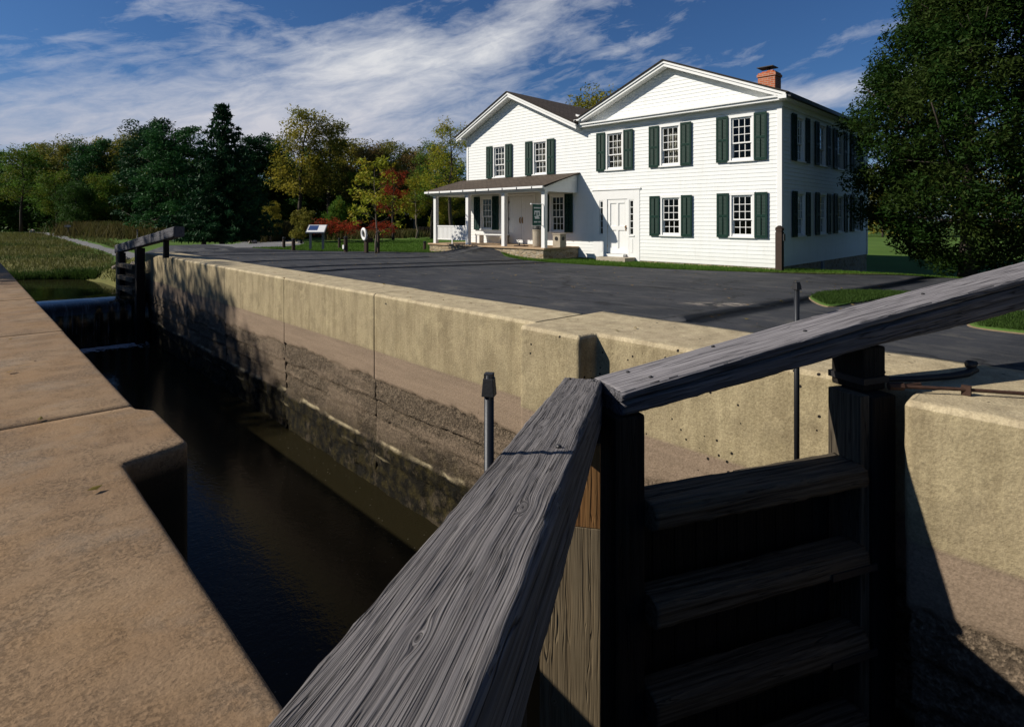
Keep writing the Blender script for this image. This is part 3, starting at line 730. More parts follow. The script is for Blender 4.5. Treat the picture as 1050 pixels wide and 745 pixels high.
# --- right leaf
RL = empty('lock_gate', (5.25, 1.47, BZ), math.atan2(.39, -.92), 'near dark gate leaf with stacked rails, its grey beam rising right across the coping', 'lock gate', 'leaves of the near lock gate')
g = lambda z: z-BZ
zt = lambda x: g(.567-.158*x if x > 0 else .567-.140*x)
zb = lambda x: g((.325-.130*x) if x > 0 else .325-.105*x)
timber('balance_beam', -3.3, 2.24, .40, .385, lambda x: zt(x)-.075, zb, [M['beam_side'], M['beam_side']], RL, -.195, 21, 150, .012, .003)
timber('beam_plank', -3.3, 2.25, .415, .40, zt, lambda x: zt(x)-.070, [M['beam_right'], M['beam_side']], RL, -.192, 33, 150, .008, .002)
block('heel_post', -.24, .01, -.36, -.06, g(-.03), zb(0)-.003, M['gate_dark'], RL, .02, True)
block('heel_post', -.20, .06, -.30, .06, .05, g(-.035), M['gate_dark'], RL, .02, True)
block('stile', .062, .16, -.26, .04, .05, g(-.02), M['gate_rail'], RL, .012, True)
block('mitre_post', 2.06, 2.288, -.32, -.01, .05, zb(2.17)-.002, M['gate_dark'], RL, .02, True)
for i, (z1_, hgt, y0, y1) in enumerate(((-.54,.17,-.232,.11),(-1.16,.185,-.14,.12),(-1.80,.19,-.14,.12),(-2.44,.2,-.14,.12),(-3.08,.2,-.14,.12))):
    zz_ = g(z1_)
    timber('rail', .163, 2.055, y1-y0, y1-y0, lambda x: zz_, lambda x: zz_-hgt, [M['gate_rail'], M['gate_rail']], RL, (y0+y1)/2, 50+i, 60, .02, .006)
for i in range(10):
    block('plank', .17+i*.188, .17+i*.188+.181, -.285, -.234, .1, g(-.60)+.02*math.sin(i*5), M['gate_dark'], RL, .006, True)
bolts(RL, [(2.02,-.30,zt(2.02)), (1.96,-.10,zt(1.96)), (.55,-.12,zt(.55)), (-.9,-.22,zt(-.9)), (1.25,-.33,zt(1.25))], .014)
valve_rod(RL, .31, -.435, g(-1.2), g(.82), .022, .028, .06)
for z_ in (-1.30, -1.95):
    mb = MB(); mb.box(.10, .55, .122, .136, g(z_)-.02, g(z_)+.03); mb.build('strap', M['iron'], RL)
mb = MB()
for z_ in (.06, .30):
    pass
mb.box(-.255, .025, -.378, -.362, g(.03), g(.08)); mb.box(-.255, .025, -.058, -.042, g(.03), g(.08)); mb.box(-.257,-.242,-.361,-.059, g(.03), g(.08)); mb.box(.012,.027,-.361,-.059, g(.03), g(.08))
mb.build('collar', M['iron'], RL)

# --- left leaf
LL = empty('lock_gate', (.85, 1.094, BZ), math.atan2(.565, .825), 'near gate leaf under the cracked silver-grey beam running from the bottom edge', 'lock gate', 'leaves of the near lock gate')
zt2 = lambda x: g(.206+(2.93-x)*.1033)
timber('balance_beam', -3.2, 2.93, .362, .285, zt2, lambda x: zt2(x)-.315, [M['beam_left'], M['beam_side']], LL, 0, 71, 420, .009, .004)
block('heel_post', -.16, .14, -.14, .14, .05, zt2(0)-.318, M['gate_dark'], LL, .02, True)
block('mitre_post', 2.50, 2.70, -.142, .14, g(-3.9), zt2(2.6)-.334, M['gate_dark'], LL, .01, True)
block('mitre_post', 2.46, 2.499, -.155, .235, g(-3.9), g(-.62), M['gate_tan'], LL, .004, True)
block('mitre_post', 2.46, 2.499, -.155, .20, g(-.617), zt2(2.48)-.34, M['gate_orange'], LL, .004, True)
for z_ in (-2.5, -3.1):
    block('rail', .145, 2.495, -.10, .12, g(z_)-.2, g(z_), M['gate_rail'], LL, .02)
for i in range(12):
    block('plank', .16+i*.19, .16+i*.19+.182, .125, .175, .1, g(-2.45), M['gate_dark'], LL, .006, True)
bolts(LL, [(2.86,.09,zt2(2.86)+.0), (2.83,-.08,zt2(2.83)), (1.14,-.075,zt2(1.14))], .013)
valve_rod(LL, .975, .183, g(-2.3), g(.725), .020, .026, .085)

# --- far gate leaf, folded open into its recess
FL = empty('lock_gate', (5.15, 27.0, -4.2), math.atan2(1, -.06), 'small far gate leaf folded open beside the dam, bleached posts and short beam', 'lock gate')
zt3 = lambda x: g(.62-.11*x)
timber('balance_beam', -4.6, 3.2, .34, .28, zt3, lambda x: zt3(x)-.36-.01*x*0, [M['beam_side'], M['beam_side']], FL, 0, 91, 60, .015, .004)
block('heel_post', -.15, .15, -.15, .15, .05, zt3(0)-.38, M['gate_dark'], FL, .02, True)
block('mitre_post', 2.7, 2.98, -.15, .15, .05, g(-.05), M['gate_tan'], FL, .02, True)
block('mitre_post', 2.5, 2.69, -.12, .12, .05, zt3(2.6)-.38, M['gate_dark'], FL, .02, True)
for z_ in (-.45, -.95, -1.4):
    block('rail', .2, 2.48, .0, .22, g(z_)-.17, g(z_), M['gate_rail'], FL, .02)
for i in range(12):
    block('plank', .2+i*.19, .2+i*.19+.184, -.12, -.07, .1, g(-.55), M['gate_dark'], FL, .006, True)
block('prop', -3.3, -3.14, -.08, .08, g(-.01), zt3(-3.2)-.365, M['gate_dark'], FL, .01, True)
valve_rod(FL, 1.2, -.22, g(-1.2), g(.95), .022, .03, .06)

# --- anchor irons on the coping
mb = MB(); mb.tube([(5.34,1.30,.05),(5.60,.98,.045),(5.82,.66,.040),(6.0,.42,.03),(6.25,.1,.025)], .014, 8); mb.tube([(5.29,1.36,.05),(5.36,1.28,.05)], [.03,.032], 8); mb.tube([(5.36,1.28,.055),(5.50,1.20,.055)], .018, 8); mb.box(5.62,5.66,.90,.96,.003,.075)
mb.tube([(6.25,.1,.03),(6.25,.1,-.02)], .02, 8)
tag(mb.build('anchor_rod', M['rust'], smooth=False), 'rusty iron tie rod lying along the coping beside the heel post', 'tie rod')
mb = MB(); mb.tube([(5.46,1.46,.05),(5.8,1.28,.03),(6.08,1.12,.03),(6.25,1.03,.04),(6.33,.985,.075),(6.335,.99,.105),(6.29,1.03,.115)], [.02,.025,.028,.032,.036,.038,.034], 8)
mb.tube([(5.42,1.56,.085),(5.60,1.47,.085)], .014, 8)
tag(mb.build('anchor_hook', M['iron'], smooth=True), 'black iron hook with an upturned end on the shaded coping', 'hook')

# ------------------------------------------------------------------ house
house = empty('white_house', HC, math.atan2(DH.y, DH.x), 'large white clapboard house with two gables, green shutters and a porch', 'house')
G0 = .305
def Z_(z): return z+G0
FRONT = lambda u, o, z: (u, o, z)            # u = distance left of the corner, o = outward
SIDE = lambda u, o, z: (-o, -u, z)           # u = depth behind the corner
front_open = []; side_open = []
ROOF_R = (4.12, Z_(7.33), .417); ROOF_L = (12.28, Z_(7.38), .475)
def roof_z(s_): return max(ROOF_R[1]-ROOF_R[2]*abs(s_-ROOF_R[0]) if s_ < 8.4 else 0, ROOF_L[1]-ROOF_L[2]*abs(s_-ROOF_L[0]) if s_ > 7.9 else 0)

WIN_F = [(13.22,3.45,4.88,1),(10.58,3.45,4.88,1),(6.53,3.42,4.86,1),(4.04,3.42,4.86,1),(1.32,3.42,4.88,0),(4.01,.80,2.18,0),(1.30,.80,2.20,0),(14.13,.92,2.42,0),(9.56,.86,2.40,0)]
WIN_S = [(1.70,3.42,4.88),(4.05,3.42,4.88),(6.25,3.42,4.88),(8.55,3.42,4.88),(1.75,.82,2.25),(4.10,.85,2.28),(6.28,.88,2.30),(8.58,.92,2.34)]
WW = .36
for c_, z0, z1, cu in WIN_F: front_open.append((c_-WW, c_+WW, Z_(z0), Z_(z1)))
for c_, z0, z1 in WIN_S: side_open.append((c_-WW, c_+WW, Z_(z0), Z_(z1)))
front_open += [(5.93, 6.89, Z_(-.02), Z_(2.18)), (7.09, 7.28, Z_(.75), Z_(2.13)), (5.63, 5.83, Z_(.75), Z_(2.13)), (10.95, 12.62, Z_(.22), Z_(2.46))]
NOSIDE = [(5.36, 7.6, Z_(-.3), Z_(2.56))]   # flat boarded door surround

def siding(name, T, u0, u1, z0, ztopf, opens, parent, row=.138):
    mb = MB(); z = z0
    while z < 12:
        zt_ = z+row
        # clip ends by roof line
        a, b = u0, u1
        segs = []
        N = 240
        us = np.linspace(u0, u1, N)
        ok = np.array([ztopf(u) > zt_-.02 for u in us])
        if not ok.any(): break
        i = 0
        while i < N:
            if ok[i]:
                j = i
                while j+1 < N and ok[j+1]: j += 1
                segs.append([us[i], us[j]]); i = j+1
            else: i += 1
        for (oa, ob, oz0, oz1) in opens:
            zm = z+row*.5
            if oz0 < zm < oz1:
                ns_ = []
                for a_, b_ in segs:
                    if ob <= a_ or oa >= b_: ns_.append([a_, b_]); continue
                    if oa > a_: ns_.append([a_, oa])
                    if ob < b_: ns_.append([ob, b_])
                segs = ns_
        for a_, b_ in segs:
            if b_-a_ < .02: continue
            mb.quad(T(a_, .016, z), T(b_, .016, z), T(b_, .004, zt_), T(a_, .004, zt_))
            mb.quad(T(a_, -.01, z-.002), T(b_, -.01, z-.002), T(b_, .016, z), T(a_, .016, z))
        z = zt_
    return mb
mb = siding('wall', FRONT, 0, 15.6, Z_(-.24), lambda u: roof_z(u)-.12, front_open+NOSIDE, house)
mb.build('wall', M['siding'], house)
mb = siding('wall', SIDE, 0, 10.42, Z_(-.20), lambda u: Z_(5.42), side_open, house)
mb.build('wall', M['siding'], house)
# rear and far walls, plain boarding
mb = MB(); mb.quad((15.58,-.02,Z_(-.3)),(15.58,-10.42,Z_(-.3)),(15.58,-10.42,Z_(5.6)),(15.58,-.02,Z_(5.6)))
mb.poly([(0.02,-10.42,Z_(-.3)),(15.58,-10.42,Z_(-.3)),(15.58,-10.42,Z_(5.75)),(12.28,-10.42,Z_(7.3)),(8.2,-10.42,Z_(5.45)),(4.12,-10.42,Z_(7.25)),(.02,-10.42,Z_(5.55))])
mb.build('wall', M['siding'], house)
# dark interior lining and floors
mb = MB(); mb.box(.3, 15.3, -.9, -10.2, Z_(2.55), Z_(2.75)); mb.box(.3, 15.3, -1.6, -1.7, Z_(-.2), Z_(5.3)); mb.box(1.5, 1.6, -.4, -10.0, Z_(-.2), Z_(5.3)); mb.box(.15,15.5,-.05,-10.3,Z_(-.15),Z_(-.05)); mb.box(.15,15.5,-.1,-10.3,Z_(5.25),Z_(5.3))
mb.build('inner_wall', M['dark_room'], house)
# trim: corner boards, frieze, door surround
mb = MB()
mb.box(0, .12, .0, .034, Z_(-.26), Z_(5.3)); mb.box(-.034, 0, .034, -.13, Z_(-.26), Z_(5.3)); mb.build('corner_board', M['white'], house)
mb = MB(); mb.box(15.5, 15.62, .0, .034, Z_(.2), Z_(5.55)); mb.build('corner_board', M['white'], house)
mb = MB(); mb.box(-.034, 0, -10.30, -10.42, Z_(-.22), Z_(5.3)); mb.build('corner_board', M['white'], house)
mb = MB()
P_ = [(5.36,7.6)]
mb.box(5.36,5.62, .003,.026, Z_(-.28),Z_(2.56)); mb.box(7.29,7.6,.003,.026,Z_(-.28),Z_(2.56)); mb.box(5.62,7.29,.003,.026,Z_(2.185),Z_(2.56)); mb.box(5.84,5.925,.003,.03,Z_(-.28),Z_(2.183)); mb.box(6.895,7.085,.003,.03,Z_(-.28),Z_(2.183)); mb.box(5.62,5.84,.003,.026,Z_(-.28),Z_(.745)); mb.box(7.085,7.29,.003,.026,Z_(-.28),Z_(.745)); mb.box(5.62,5.838,.003,.026,Z_(2.135),Z_(2.183)); mb.box(7.087,7.29,.003,.026,Z_(2.135),Z_(2.183))
mb.box(5.3, 7.66, .003, .06, Z_(2.562), Z_(2.62))
mb.box(5.60,5.86,.03,.055,Z_(.69),Z_(.74)); mb.box(7.06,7.31,.03,.055,Z_(.69),Z_(.74))
mb.box(5.67,5.79,.027,.036,Z_(.05),Z_(.60)); mb.box(7.13,7.25,.027,.036,Z_(.05),Z_(.60))
mb.build('door_surround', M['white'], house, bevel=.004)

def window(T, c_, z0, z1, cur, rows=(3,2), cols=3, hw=WW):
    a, b = c_-hw, c_+hw; z0, z1 = Z_(z0), Z_(z1)
    mb = MB(); k = .085
    mb.box(a-k, a, .0, .045, z0-.02, z1+.0, T); mb.box(b, b+k, .0, .045, z0-.02, z1+.0, T); mb.box(a-k-.02, b+k+.02, .0, .055, z1+.0005, z1+.10, T); mb.box(a-k-.03, b+k+.03, .0, .085, z0-.075, z0-.021, T)
    # jambs
    mb.box(a, a+.02, -.09, -.001, z0-.02, z1, T); mb.box(b-.02, b, -.09, -.001, z0-.02, z1, T); mb.box(a+.02, b-.02, -.09, -.001, z1-.02, z1, T); mb.box(a+.02, b-.02, -.09, .0, z0-.02, z0+.01, T)
    zm = z0+(z1-z0)*rows[1]/(rows[0]+rows[1])
    def sash(za, zb_, o, r):
        st = .042
        mb.box(a+.02, a+.02+st, o, o+.035, za, zb_, T); mb.box(b-.02-st, b-.02, o, o+.035, za, zb_, T)
        mb.box(a+.02+st, b-.02-st, o, o+.035, za, za+st, T); mb.box(a+.02+st, b-.02-st, o, o+.035, zb_-st, zb_, T)
        ia, ib = a+.02+st, b-.02-st; ja, jb = za+st, zb_-st
        for i in range(1, cols): x = ia+(ib-ia)*i/cols; mb.box(x-.010, x+.010, o+.006, o+.030, ja, jb, T)
        for i in range(1, r): z = ja+(jb-ja)*i/r; mb.box(ia, ib, o+.007, o+.029, z-.010, z+.010, T)
    sash(zm-.02, z1-.02, -.045, rows[0]); sash(z0+.01, zm+.022, -.085, rows[1])
    f = mb.build('window', M['white'], house)
    mb = MB(); mb.box(a+.03, b-.03, -.032, -.029, zm, z1-.03, T); mb.box(a+.03, b-.03, -.071, -.068, z0+.02, zm, T); mb.build('pane', M['glass'], f)
    if cur:
        P0 = []
        us = np.linspace(a-.05, b+.05, 40)
        mb = MB()
        for u0, u1 in zip(us[:-1], us[1:]):
            o0, o1 = -.2+.02*math.sin(u0*60), -.2+.02*math.sin(u1*60)
            mb.quad(T(u0,o0,z0-.05), T(u1,o1,z0-.05), T(u1,o1,z1+.05), T(u0,o0,z1+.05))
        mb.build('curtain', M['curtain'], f)
    return f
def shutter(T, a, b, z0, z1, ang=0):
    mb = MB(); z0, z1 = Z_(z0), Z_(z1); o = .047; w = .065
    mb.box(a, a+w, o, o+.04, z0, z1, T); mb.box(b-w, b, o, o+.04, z0, z1, T)
    zm = z0+(z1-z0)*.46
    for za, zb_ in ((z0, z0+.09), (zm, zm+.08), (z1-.08, z1)): mb.box(a+w, b-w, o+.001, o+.039, za, zb_, T)
    for za, zb_ in ((z0+.09, zm), (zm+.08, z1-.08)):
        n = int((zb_-za)/.045)
        for i in range(n):
            z = za+(zb_-za)*(i+.5)/n
            mb.prism([(-.012,-.022),(.004,-.022),(.014,.022),(-.002,.022)], a+w, b-w, lambda u, q, t_, z=z: T(t_, o+.02-u, z+q))
    xm = (a+b)/2; mb.box(xm-.012, xm+.012, o+.0391, o+.055, z0+.1, zm-.01, T); mb.box(xm-.012, xm+.012, o+.0391, o+.055, zm+.09, z1-.09, T)
    mb.build('shutter', M['green'], house)
for c_, z0, z1, cu in WIN_F:
    window(FRONT, c_, z0, z1, cu)
    for sgn in (-1, 1):
        if abs(c_-9.56) < .01 and sgn > 0: a, b = c_+WW+.09, c_+WW+.09+.2+.22
        a = c_+sgn*(WW+.09); b = a+sgn*.43
        shutter(FRONT, min(a,b), max(a,b), z0-.06, z1+.08)
for c_, z0, z1 in WIN_S:
    window(SIDE, c_, z0, z1, 0)
    for sgn in (-1, 1):
        a = c_+sgn*(WW+.09); b = a+sgn*.43; shutter(SIDE, min(a,b), max(a,b), z0-.06, z1+.08)
# sidelights
for a, b in ((5.63,5.83),(7.09,7.28)):
    mb = MB(); z0, z1 = Z_(.75), Z_(2.13)
    mb.box(a,a+.03,-.06,.012,z0,z1); mb.box(b-.03,b,-.06,.012,z0,z1); mb.box(a+.03,b-.03,-.06,.012,z0,z0+.03); mb.box(a+.03,b-.03,-.06,.012,z1-.03,z1)
    for i in range(1,5): z = z0+(z1-z0)*i/5; mb.box(a+.03,b-.03,-.05,.006,z-.012,z+.012)
    f = mb.build('window', M['white'], house); mb = MB(); mb.box(a+.02,b-.02,-.034,-.03,z0+.02,z1-.02); mb.build('pane', M['glass'], f)
# single panelled door
mb = MB(); a, b, z0, z1 = 5.93, 6.89, Z_(-.02), Z_(2.18)
mb.box(a,b,-.08,-.03,z0,z1)
for u0,u1,w0,w1 in ((a+.001,a+.13,z0,z1),(b-.13,b-.001,z0,z1),(a+.13,b-.13,z1-.16,z1),(a+.13,b-.13,z0,z0+.22),(a+.13,b-.13,z0+.95,z0+1.12),(a+.43,b-.43,z0+.22,z0+.95),(a+.43,b-.43,z0+1.12,z1-.16)): mb.box(u0,u1,-.029,.0,w0+.001,w1-.001)
d = mb.build('door', M['white'], house, bevel=.004)
mb = MB(); mb.box(a+.05,a+.10,.001,.012,z0+.93,z0+1.15); mb.tube([(a+.075,.012,z0+1.08),(a+.075,.06,z0+1.08)],[.015,.03],10); mb.build('handle', M['brass'], d)
for z in (.25,1.05,1.9): mb = MB(); mb.box(b-.01,b+.012,.001,.012,z0+z,z0+z+.1); mb.build('hinge', M['brass'], d)
# double plank doors under the porch
for k, (a, b) in enumerate(((10.95,11.782),(11.79,12.62))):
    mb = MB(); z0, z1 = Z_(.23), Z_(2.46)
    n = 6
    for i in range(n): w = (b-a)/n; mb.box(a+i*w+.002, a+(i+1)*w-.002, -.06, -.015, z0, z1)
    mb.box(a,b,-.07,-.062,z0,z1)
    d = mb.build('door', M['white'], house)
    hx = b-.07 if k == 0 else a+.07
    mb = MB(); mb.box(hx-.03,hx+.03,-.014,-.004,z0+.95,z0+1.25); mb.tube([(hx,-.004,z0+1.0),(hx,.05,z0+1.03),(hx,.05,z0+1.17),(hx,-.004,z0+1.2)],.012,8); mb.build('handle', M['brass'], d)
    hy = a+.002 if k == 0 else b-.05
    for z in (.3,1.1,1.9): mb = MB(); mb.box(hy,hy+.05,-.014,-.002,z0+z,z0+z+.12); mb.build('hinge', M['iron'], d)
mb = MB(); mb.box(10.84,10.948,.023,.05,Z_(.22),Z_(2.57)); mb.box(12.622,12.73,.023,.05,Z_(.22),Z_(2.57)); mb.box(10.948,12.622,.023,.05,Z_(2.462),Z_(2.57)); mb.build('door_frame', M['white'], house)

# roofs
def roof_part(name, ridge_s, ridge_z, slope, s0, s1, y0, y1, th):
    """two pitched slabs with UVs; thin in front"""
    out = []
    me = bpy.data.meshes.new(name); bm = bmesh.new(); uv = bm.loops.layers.uv.new('uv')
    for sa in (s0, s1):
        za = ridge_z-slope*abs(sa-ridge_s)
        q = [(ridge_s, y0, ridge_z), (sa, y0, za), (sa, y1, za), (ridge_s, y1, ridge_z)]
        L = math.hypot(sa-ridge_s, za-ridge_z)
        top = [bm.verts.new(p) for p in q]; bot = [bm.verts.new((p[0], p[1], p[2]-th)) for p in q]
        f = bm.faces.new(top)
        for lp, uvv in zip(f.loops, [(y0, 0), (y0, -L), (y1, -L), (y1, 0)]): lp[uv].uv = uvv
        bm.faces.new(bot[::-1])
        for i in range(4): bm.faces.new((top[i], bot[i], bot[(i+1)%4], top[(i+1)%4]))
    bmesh.ops.recalc_face_normals(bm, faces=bm.faces); bm.to_mesh(me); bm.free()
    return link(name, me, M['shingle'], house)
roof = roof_part('roof', ROOF_R[0], ROOF_R[1], ROOF_R[2], -.36, 8.14, .44, -10.75, .045)
roof2 = roof_part('roof', ROOF_L[0], ROOF_L[1], ROOF_L[2], 8.16, 16.05, .50, -10.75, .045)
def rake(ridge, s0, s1, y_out, th, drop, mbx):
    rs, rz, sl = ridge
    for sa in (s0, s1):
        za = rz-sl*abs(sa-rs)
        pr = [(rs, rz-.05), (sa, za-.05), (sa, za-.05-drop), (rs, rz-.05-drop)]
        mbx.prism(pr, 0.03, y_out, lambda u, w, t_: (u, t_, w))
        pr = [(rs, rz-.052), (sa, za-.052), (sa, za-.052-drop*.45), (rs, rz-.052-drop*.45)]
        mbx.prism(pr, y_out+.002, y_out+.04, lambda u, w, t_: (u, t_, w))
mb = MB(); rake(ROOF_R, -.28, 8.12, .36, 0, .20, mb); mb.build('eave_trim', M['white'], house)
mb = MB(); rake(ROOF_L, 8.2, 15.98, .42, 0, .22, mb); mb.build('eave_trim', M['white'], house)
mb = MB(); zc = Z_(5.24)
mb.prism([(0.024,zc-.0),(.30,zc),(.30,zc+.07),(.36,zc+.09),(.36,zc+.15),(.024,zc+.19)], -.27, 8.12, lambda u,w,t_: (t_,u,w))
mb.box(.0,8.1,.024,.05,zc-.18,zc-.002)
mb.build('cornice', M['white'], house)
mb = MB(); mb.box(-.30,-.035,.40,-10.6,zc+.02,zc+.14); mb.box(-.06,-.0,-.0,-10.42,zc-.16,zc+.018); mb.build('eave_trim', M['white'], house)
mb = MB(); mb.box(-.42,-.30,.34,-10.6,zc+.06,zc+.17); mb.build('gutter', M['lid'], house)
mb = MB(); mb.box(15.62,15.95,.40,-10.6,Z_(5.42),Z_(5.50)); mb.build('eave_trim', M['white'], house)
# skylight and valley flashing on the left roof
mb = MB(); sx = 9.35; zz_ = ROOF_L[1]-ROOF_L[2]*(ROOF_L[0]-sx)
mb.prism([(-.22,-.10+.012),(.22,.10+.012),(.22,.20),(-.22,.0)], -1.3, -1.75, lambda u,w,t_: (sx+u, t_, zz_+w+.0)); mb.build('roof_vent', M['white'], roof2)
mb = MB(); mb.box(8.02,8.30,.46,-.05,Z_(5.50),Z_(5.56)); mb.build('flashing', M['white'], house)
mb = MB(); mb.tube([(8.2,.44,Z_(5.52)),(8.2,.52,Z_(5.50)),(8.22,.54,Z_(5.42))],.035,8); mb.build('downspout', M['lid'], house)
# chimney
mb = MB(); c0, c1, d0, d1 = 1.22, 1.86, -2.75, -3.35; zk = Z_(5.9)
mb.box(c0,c1,d0,d1,zk,Z_(6.80)); mb.box(c0-.035,c1+.035,d0+.035,d1-.035,Z_(6.801),Z_(6.90)); mb.box(c0,c1,d0,d1,Z_(6.901),Z_(6.96))
ch = mb.build('chimney', M['brick'], roof)
mb = MB(); mb.box(c0+.35,c1-.10,d0-.12,d1+.12,Z_(6.961),Z_(7.02)); mb.box(c0+.12,c0+.34,d0-.12,d1+.12,Z_(6.961),Z_(7.04)); mb.build('chimney_pot', M['brick'], ch)
mb = MB()
mb.box(c1-.32,c1-.28,d0-.2,d0-.24,Z_(7.02),Z_(7.17)); mb.box(c1-.32,c1-.28,d1+.2,d1+.24,Z_(7.02),Z_(7.17)); mb.box(c1-.55,c1+.06,d0-.02,d1+.02,Z_(7.171),Z_(7.20))
mb.build('chimney_cap', M['iron'], ch)
# foundations
mb = MB(); mb.box(.01,15.58,.0,-.3,Z_(-1.2),Z_(-.245)); mb.box(.012,.3,-.31,-10.40,Z_(-2.2),Z_(-.205)); mb.box(.3,15.5,-10.1,-10.39,Z_(-2.2),Z_(-.3))
mb.build('foundation', M['stone'], house)
mb = MB(); mb.box(-.06,.008,-4.05,-4.25,Z_(-1.2),Z_(-.21)); mb.build('basement_post', M['sign_grey'], house)
# door step
mb = MB(); mb.box(5.55,6.95,.03,.75,Z_(-.45),Z_(-.13)); mb.build('step', M['step'], house, bevel=.012)
mb = MB(); mb.box(5.95,6.87,.031,.28,Z_(-.129),Z_(-.03)); mb.build('step', M['white'], house, bevel=.006)

# porch
PD = 2.05
mb = MB(); mb.prism([(8.38,.03),(8.45,2.22),(9.6,2.24),(11.6,2.20),(13.4,2.24),(15.85,2.22),(15.9,.03)], Z_(-.75), Z_(.145), lambda u,w,t_: (u,w,t_)); mb.build('porch_base', M['stone'], house)
mb = MB(); mb.box(8.34,15.92,.03,2.29,Z_(.146),Z_(.215)); mb.build('porch_floor', M['flag'], house, bevel=.012)
for s_ in (8.54, 10.84, 13.19, 15.57):
    mb = MB(); mb.box(s_-.09,s_+.09,PD-.09,PD+.09,Z_(.235),Z_(2.44)); mb.box(s_-.12,s_+.12,PD-.12,PD+.12,Z_(.2155),Z_(.30)) if False else None
    mb.box(s_-.115,s_+.115,PD-.115,PD+.115,Z_(2.441),Z_(2.498)); mb.box(s_-.1,s_+.1,PD-.1,PD+.1,Z_(.216),Z_(.234))
    mb.build('porch_post', M['white'], house, bevel=.006)
mb = MB(); mb.box(8.42,15.9,PD-.09,PD+.09,Z_(2.50),Z_(2.66)); mb.box(8.42,8.56,.03,PD-.09,Z_(2.50),Z_(2.66)); mb.box(15.76,15.9,.03,PD-.09,Z_(2.50),Z_(2.66)); mb.box(8.56,15.76,.03,PD-.09,Z_(2.60),Z_(2.63)); mb.build('porch_beam', M['white'], house)
for xa, xb in ((8.44, 8.46), (15.86, 15.88)):
    mb = MB()
    for i in range(7):
        z0 = 2.661+i*.105; z1 = z0+.105
        yb = min(PD+.1, (3.33-z0)/(3.33-2.68)*(PD+.05)); yt = max(.03, (3.33-z1)/(3.33-2.68)*(PD+.05))
        if yb < .1: break
        mb.poly([(xa-.012,.03,Z_(z0)),(xa-.012,yb,Z_(z0)),(xa,yt,Z_(z1)),(xa,.03,Z_(z1))])
    mb.build('porch_gable', M['siding'], house)
me = bpy.data.meshes.new('porch_roof'); bm = bmesh.new(); uv = bm.loops.layers.uv.new('uv')
q = [(8.30,.02,Z_(3.37)),(16.05,.02,Z_(3.37)),(16.05,2.34,Z_(2.735)),(8.30,2.34,Z_(2.735))]
top = [bm.verts.new(p) for p in q]; bot = [bm.verts.new((p[0],p[1],p[2]-.05)) for p in q]
f = bm.faces.new(top)
for lp, u_ in zip(f.loops, [(8.3,0),(16.05,0),(16.05,-2.4),(8.3,-2.4)]): lp[uv].uv = u_
bm.faces.new(bot[::-1])
for i in range(4): bm.faces.new((top[i],bot[i],bot[(i+1)%4],top[(i+1)%4]))
bmesh.ops.recalc_face_normals(bm, faces=bm.faces); bm.to_mesh(me); bm.free(); proof = link('porch_roof', me, M['shingle'], house)
mb = MB(); mb.box(8.32,16.03,2.342,2.42,Z_(2.62),Z_(2.71)); gt = mb.build('gutter', M['white'], house, bevel=.008)
mb = MB(); mb.box(8.36,15.98,2.145,2.30,Z_(2.56),Z_(2.665)); mb.build('fascia', M['white'], house)
for i in range(9): mb = MB(); x = 8.9+i*.85; mb.box(x-.02,x+.02,2.421,2.432,Z_(2.60),Z_(2.70)); mb.build('gutter_bracket', M['iron'], gt)
# balustrade at the far end
mb = MB(); mb.box(13.30,15.46,PD-.03,PD+.03,Z_(1.02),Z_(1.08)); mb.box(13.30,15.46,PD-.02,PD+.02,Z_(.40),Z_(.45))
n = 22
for i in range(n): x = 13.30+(15.46-13.30)*(i+.5)/n; mb.box(x-.036,x+.036,PD-.011,PD+.011,Z_(.45),Z_(1.02))
mb.box(14.3,14.36,PD-.02,PD+.02,Z_(.216),Z_(.40))
mb.build('balustrade', M['white'], house)

# things around the porch (world coordinates through the house matrix)
HM = Matrix.Translation(HC) @ Matrix.Rotation(math.atan2(DH.y, DH.x), 4, 'Z')
HROT = math.atan2(DH.y, DH.x)
def on_house(s_, o, z): return HM @ Vector((s_, o, Z_(z)))
b = empty('porch_bench', on_house(13.35,.42,.215), HROT, 'low white plank bench against the porch wall below the far window', 'bench')
mb = MB(); mb.box(-1.0,1.0,-.18,.18,.40,.45); mb.build('seat', M['white'], b, bevel=.005)
for x in (-.85,.85):
    mb = MB(); mb.box(x-.14,x+.14,-.15,.15,0,.398); mb.build('leg', M['step'] if x < 0 else M['white'], b, bevel=.006)
mb = MB(); 
def lathe(mb, prof, seg=20, x=0, y=0):
    mb.tube([(x,y,z) for r,z in prof], [max(r,.001) for r,z in prof], seg)
b = empty('litter_bin', on_house(9.36,1.55,.215), HROT, 'tall round concrete litter bin with a dark domed lid on the porch', 'litter bin')
lathe(mb, [(.17,0),(.20,.03),(.215,.66),(.225,.68),(.225,.72),(.2,.725)]); mb.build('body', M['can'], b, smooth=False)
mb = MB(); lathe(mb, [(.205,.726),(.205,.78),(.18,.88),(.11,.95),(.02,.97)]); mb.box(-.232,-.15,-.09,.09,.76,.86); mb.build('lid', M['lid'], b)
b = empty('ash_urn', on_house(8.30,1.62,.215), HROT, 'squat beige box bin with a round black opening beside the corner post', 'bin')
b.location = on_house(8.50,1.15,.215)
mb = MB(); mb.box(-.2,.2,-.19,.19,0,.52); mb.box(-.22,.22,-.21,.21,.521,.56); mb.build('body', M['can'], b, bevel=.01)
for A_, B_, r_ in (((0,.194,.36),(0,.206,.36),.085), ((-.204,0,.36),(-.212,0,.36),.085)):
    mb = MB(); mb.tube([A_,B_],r_,20); mb.build('opening', M['black'], b)
b = empty('boot_scraper', on_house(10.15,1.72,.215), HROT, 'small black iron boot scraper on a board at the porch edge', 'boot scraper')
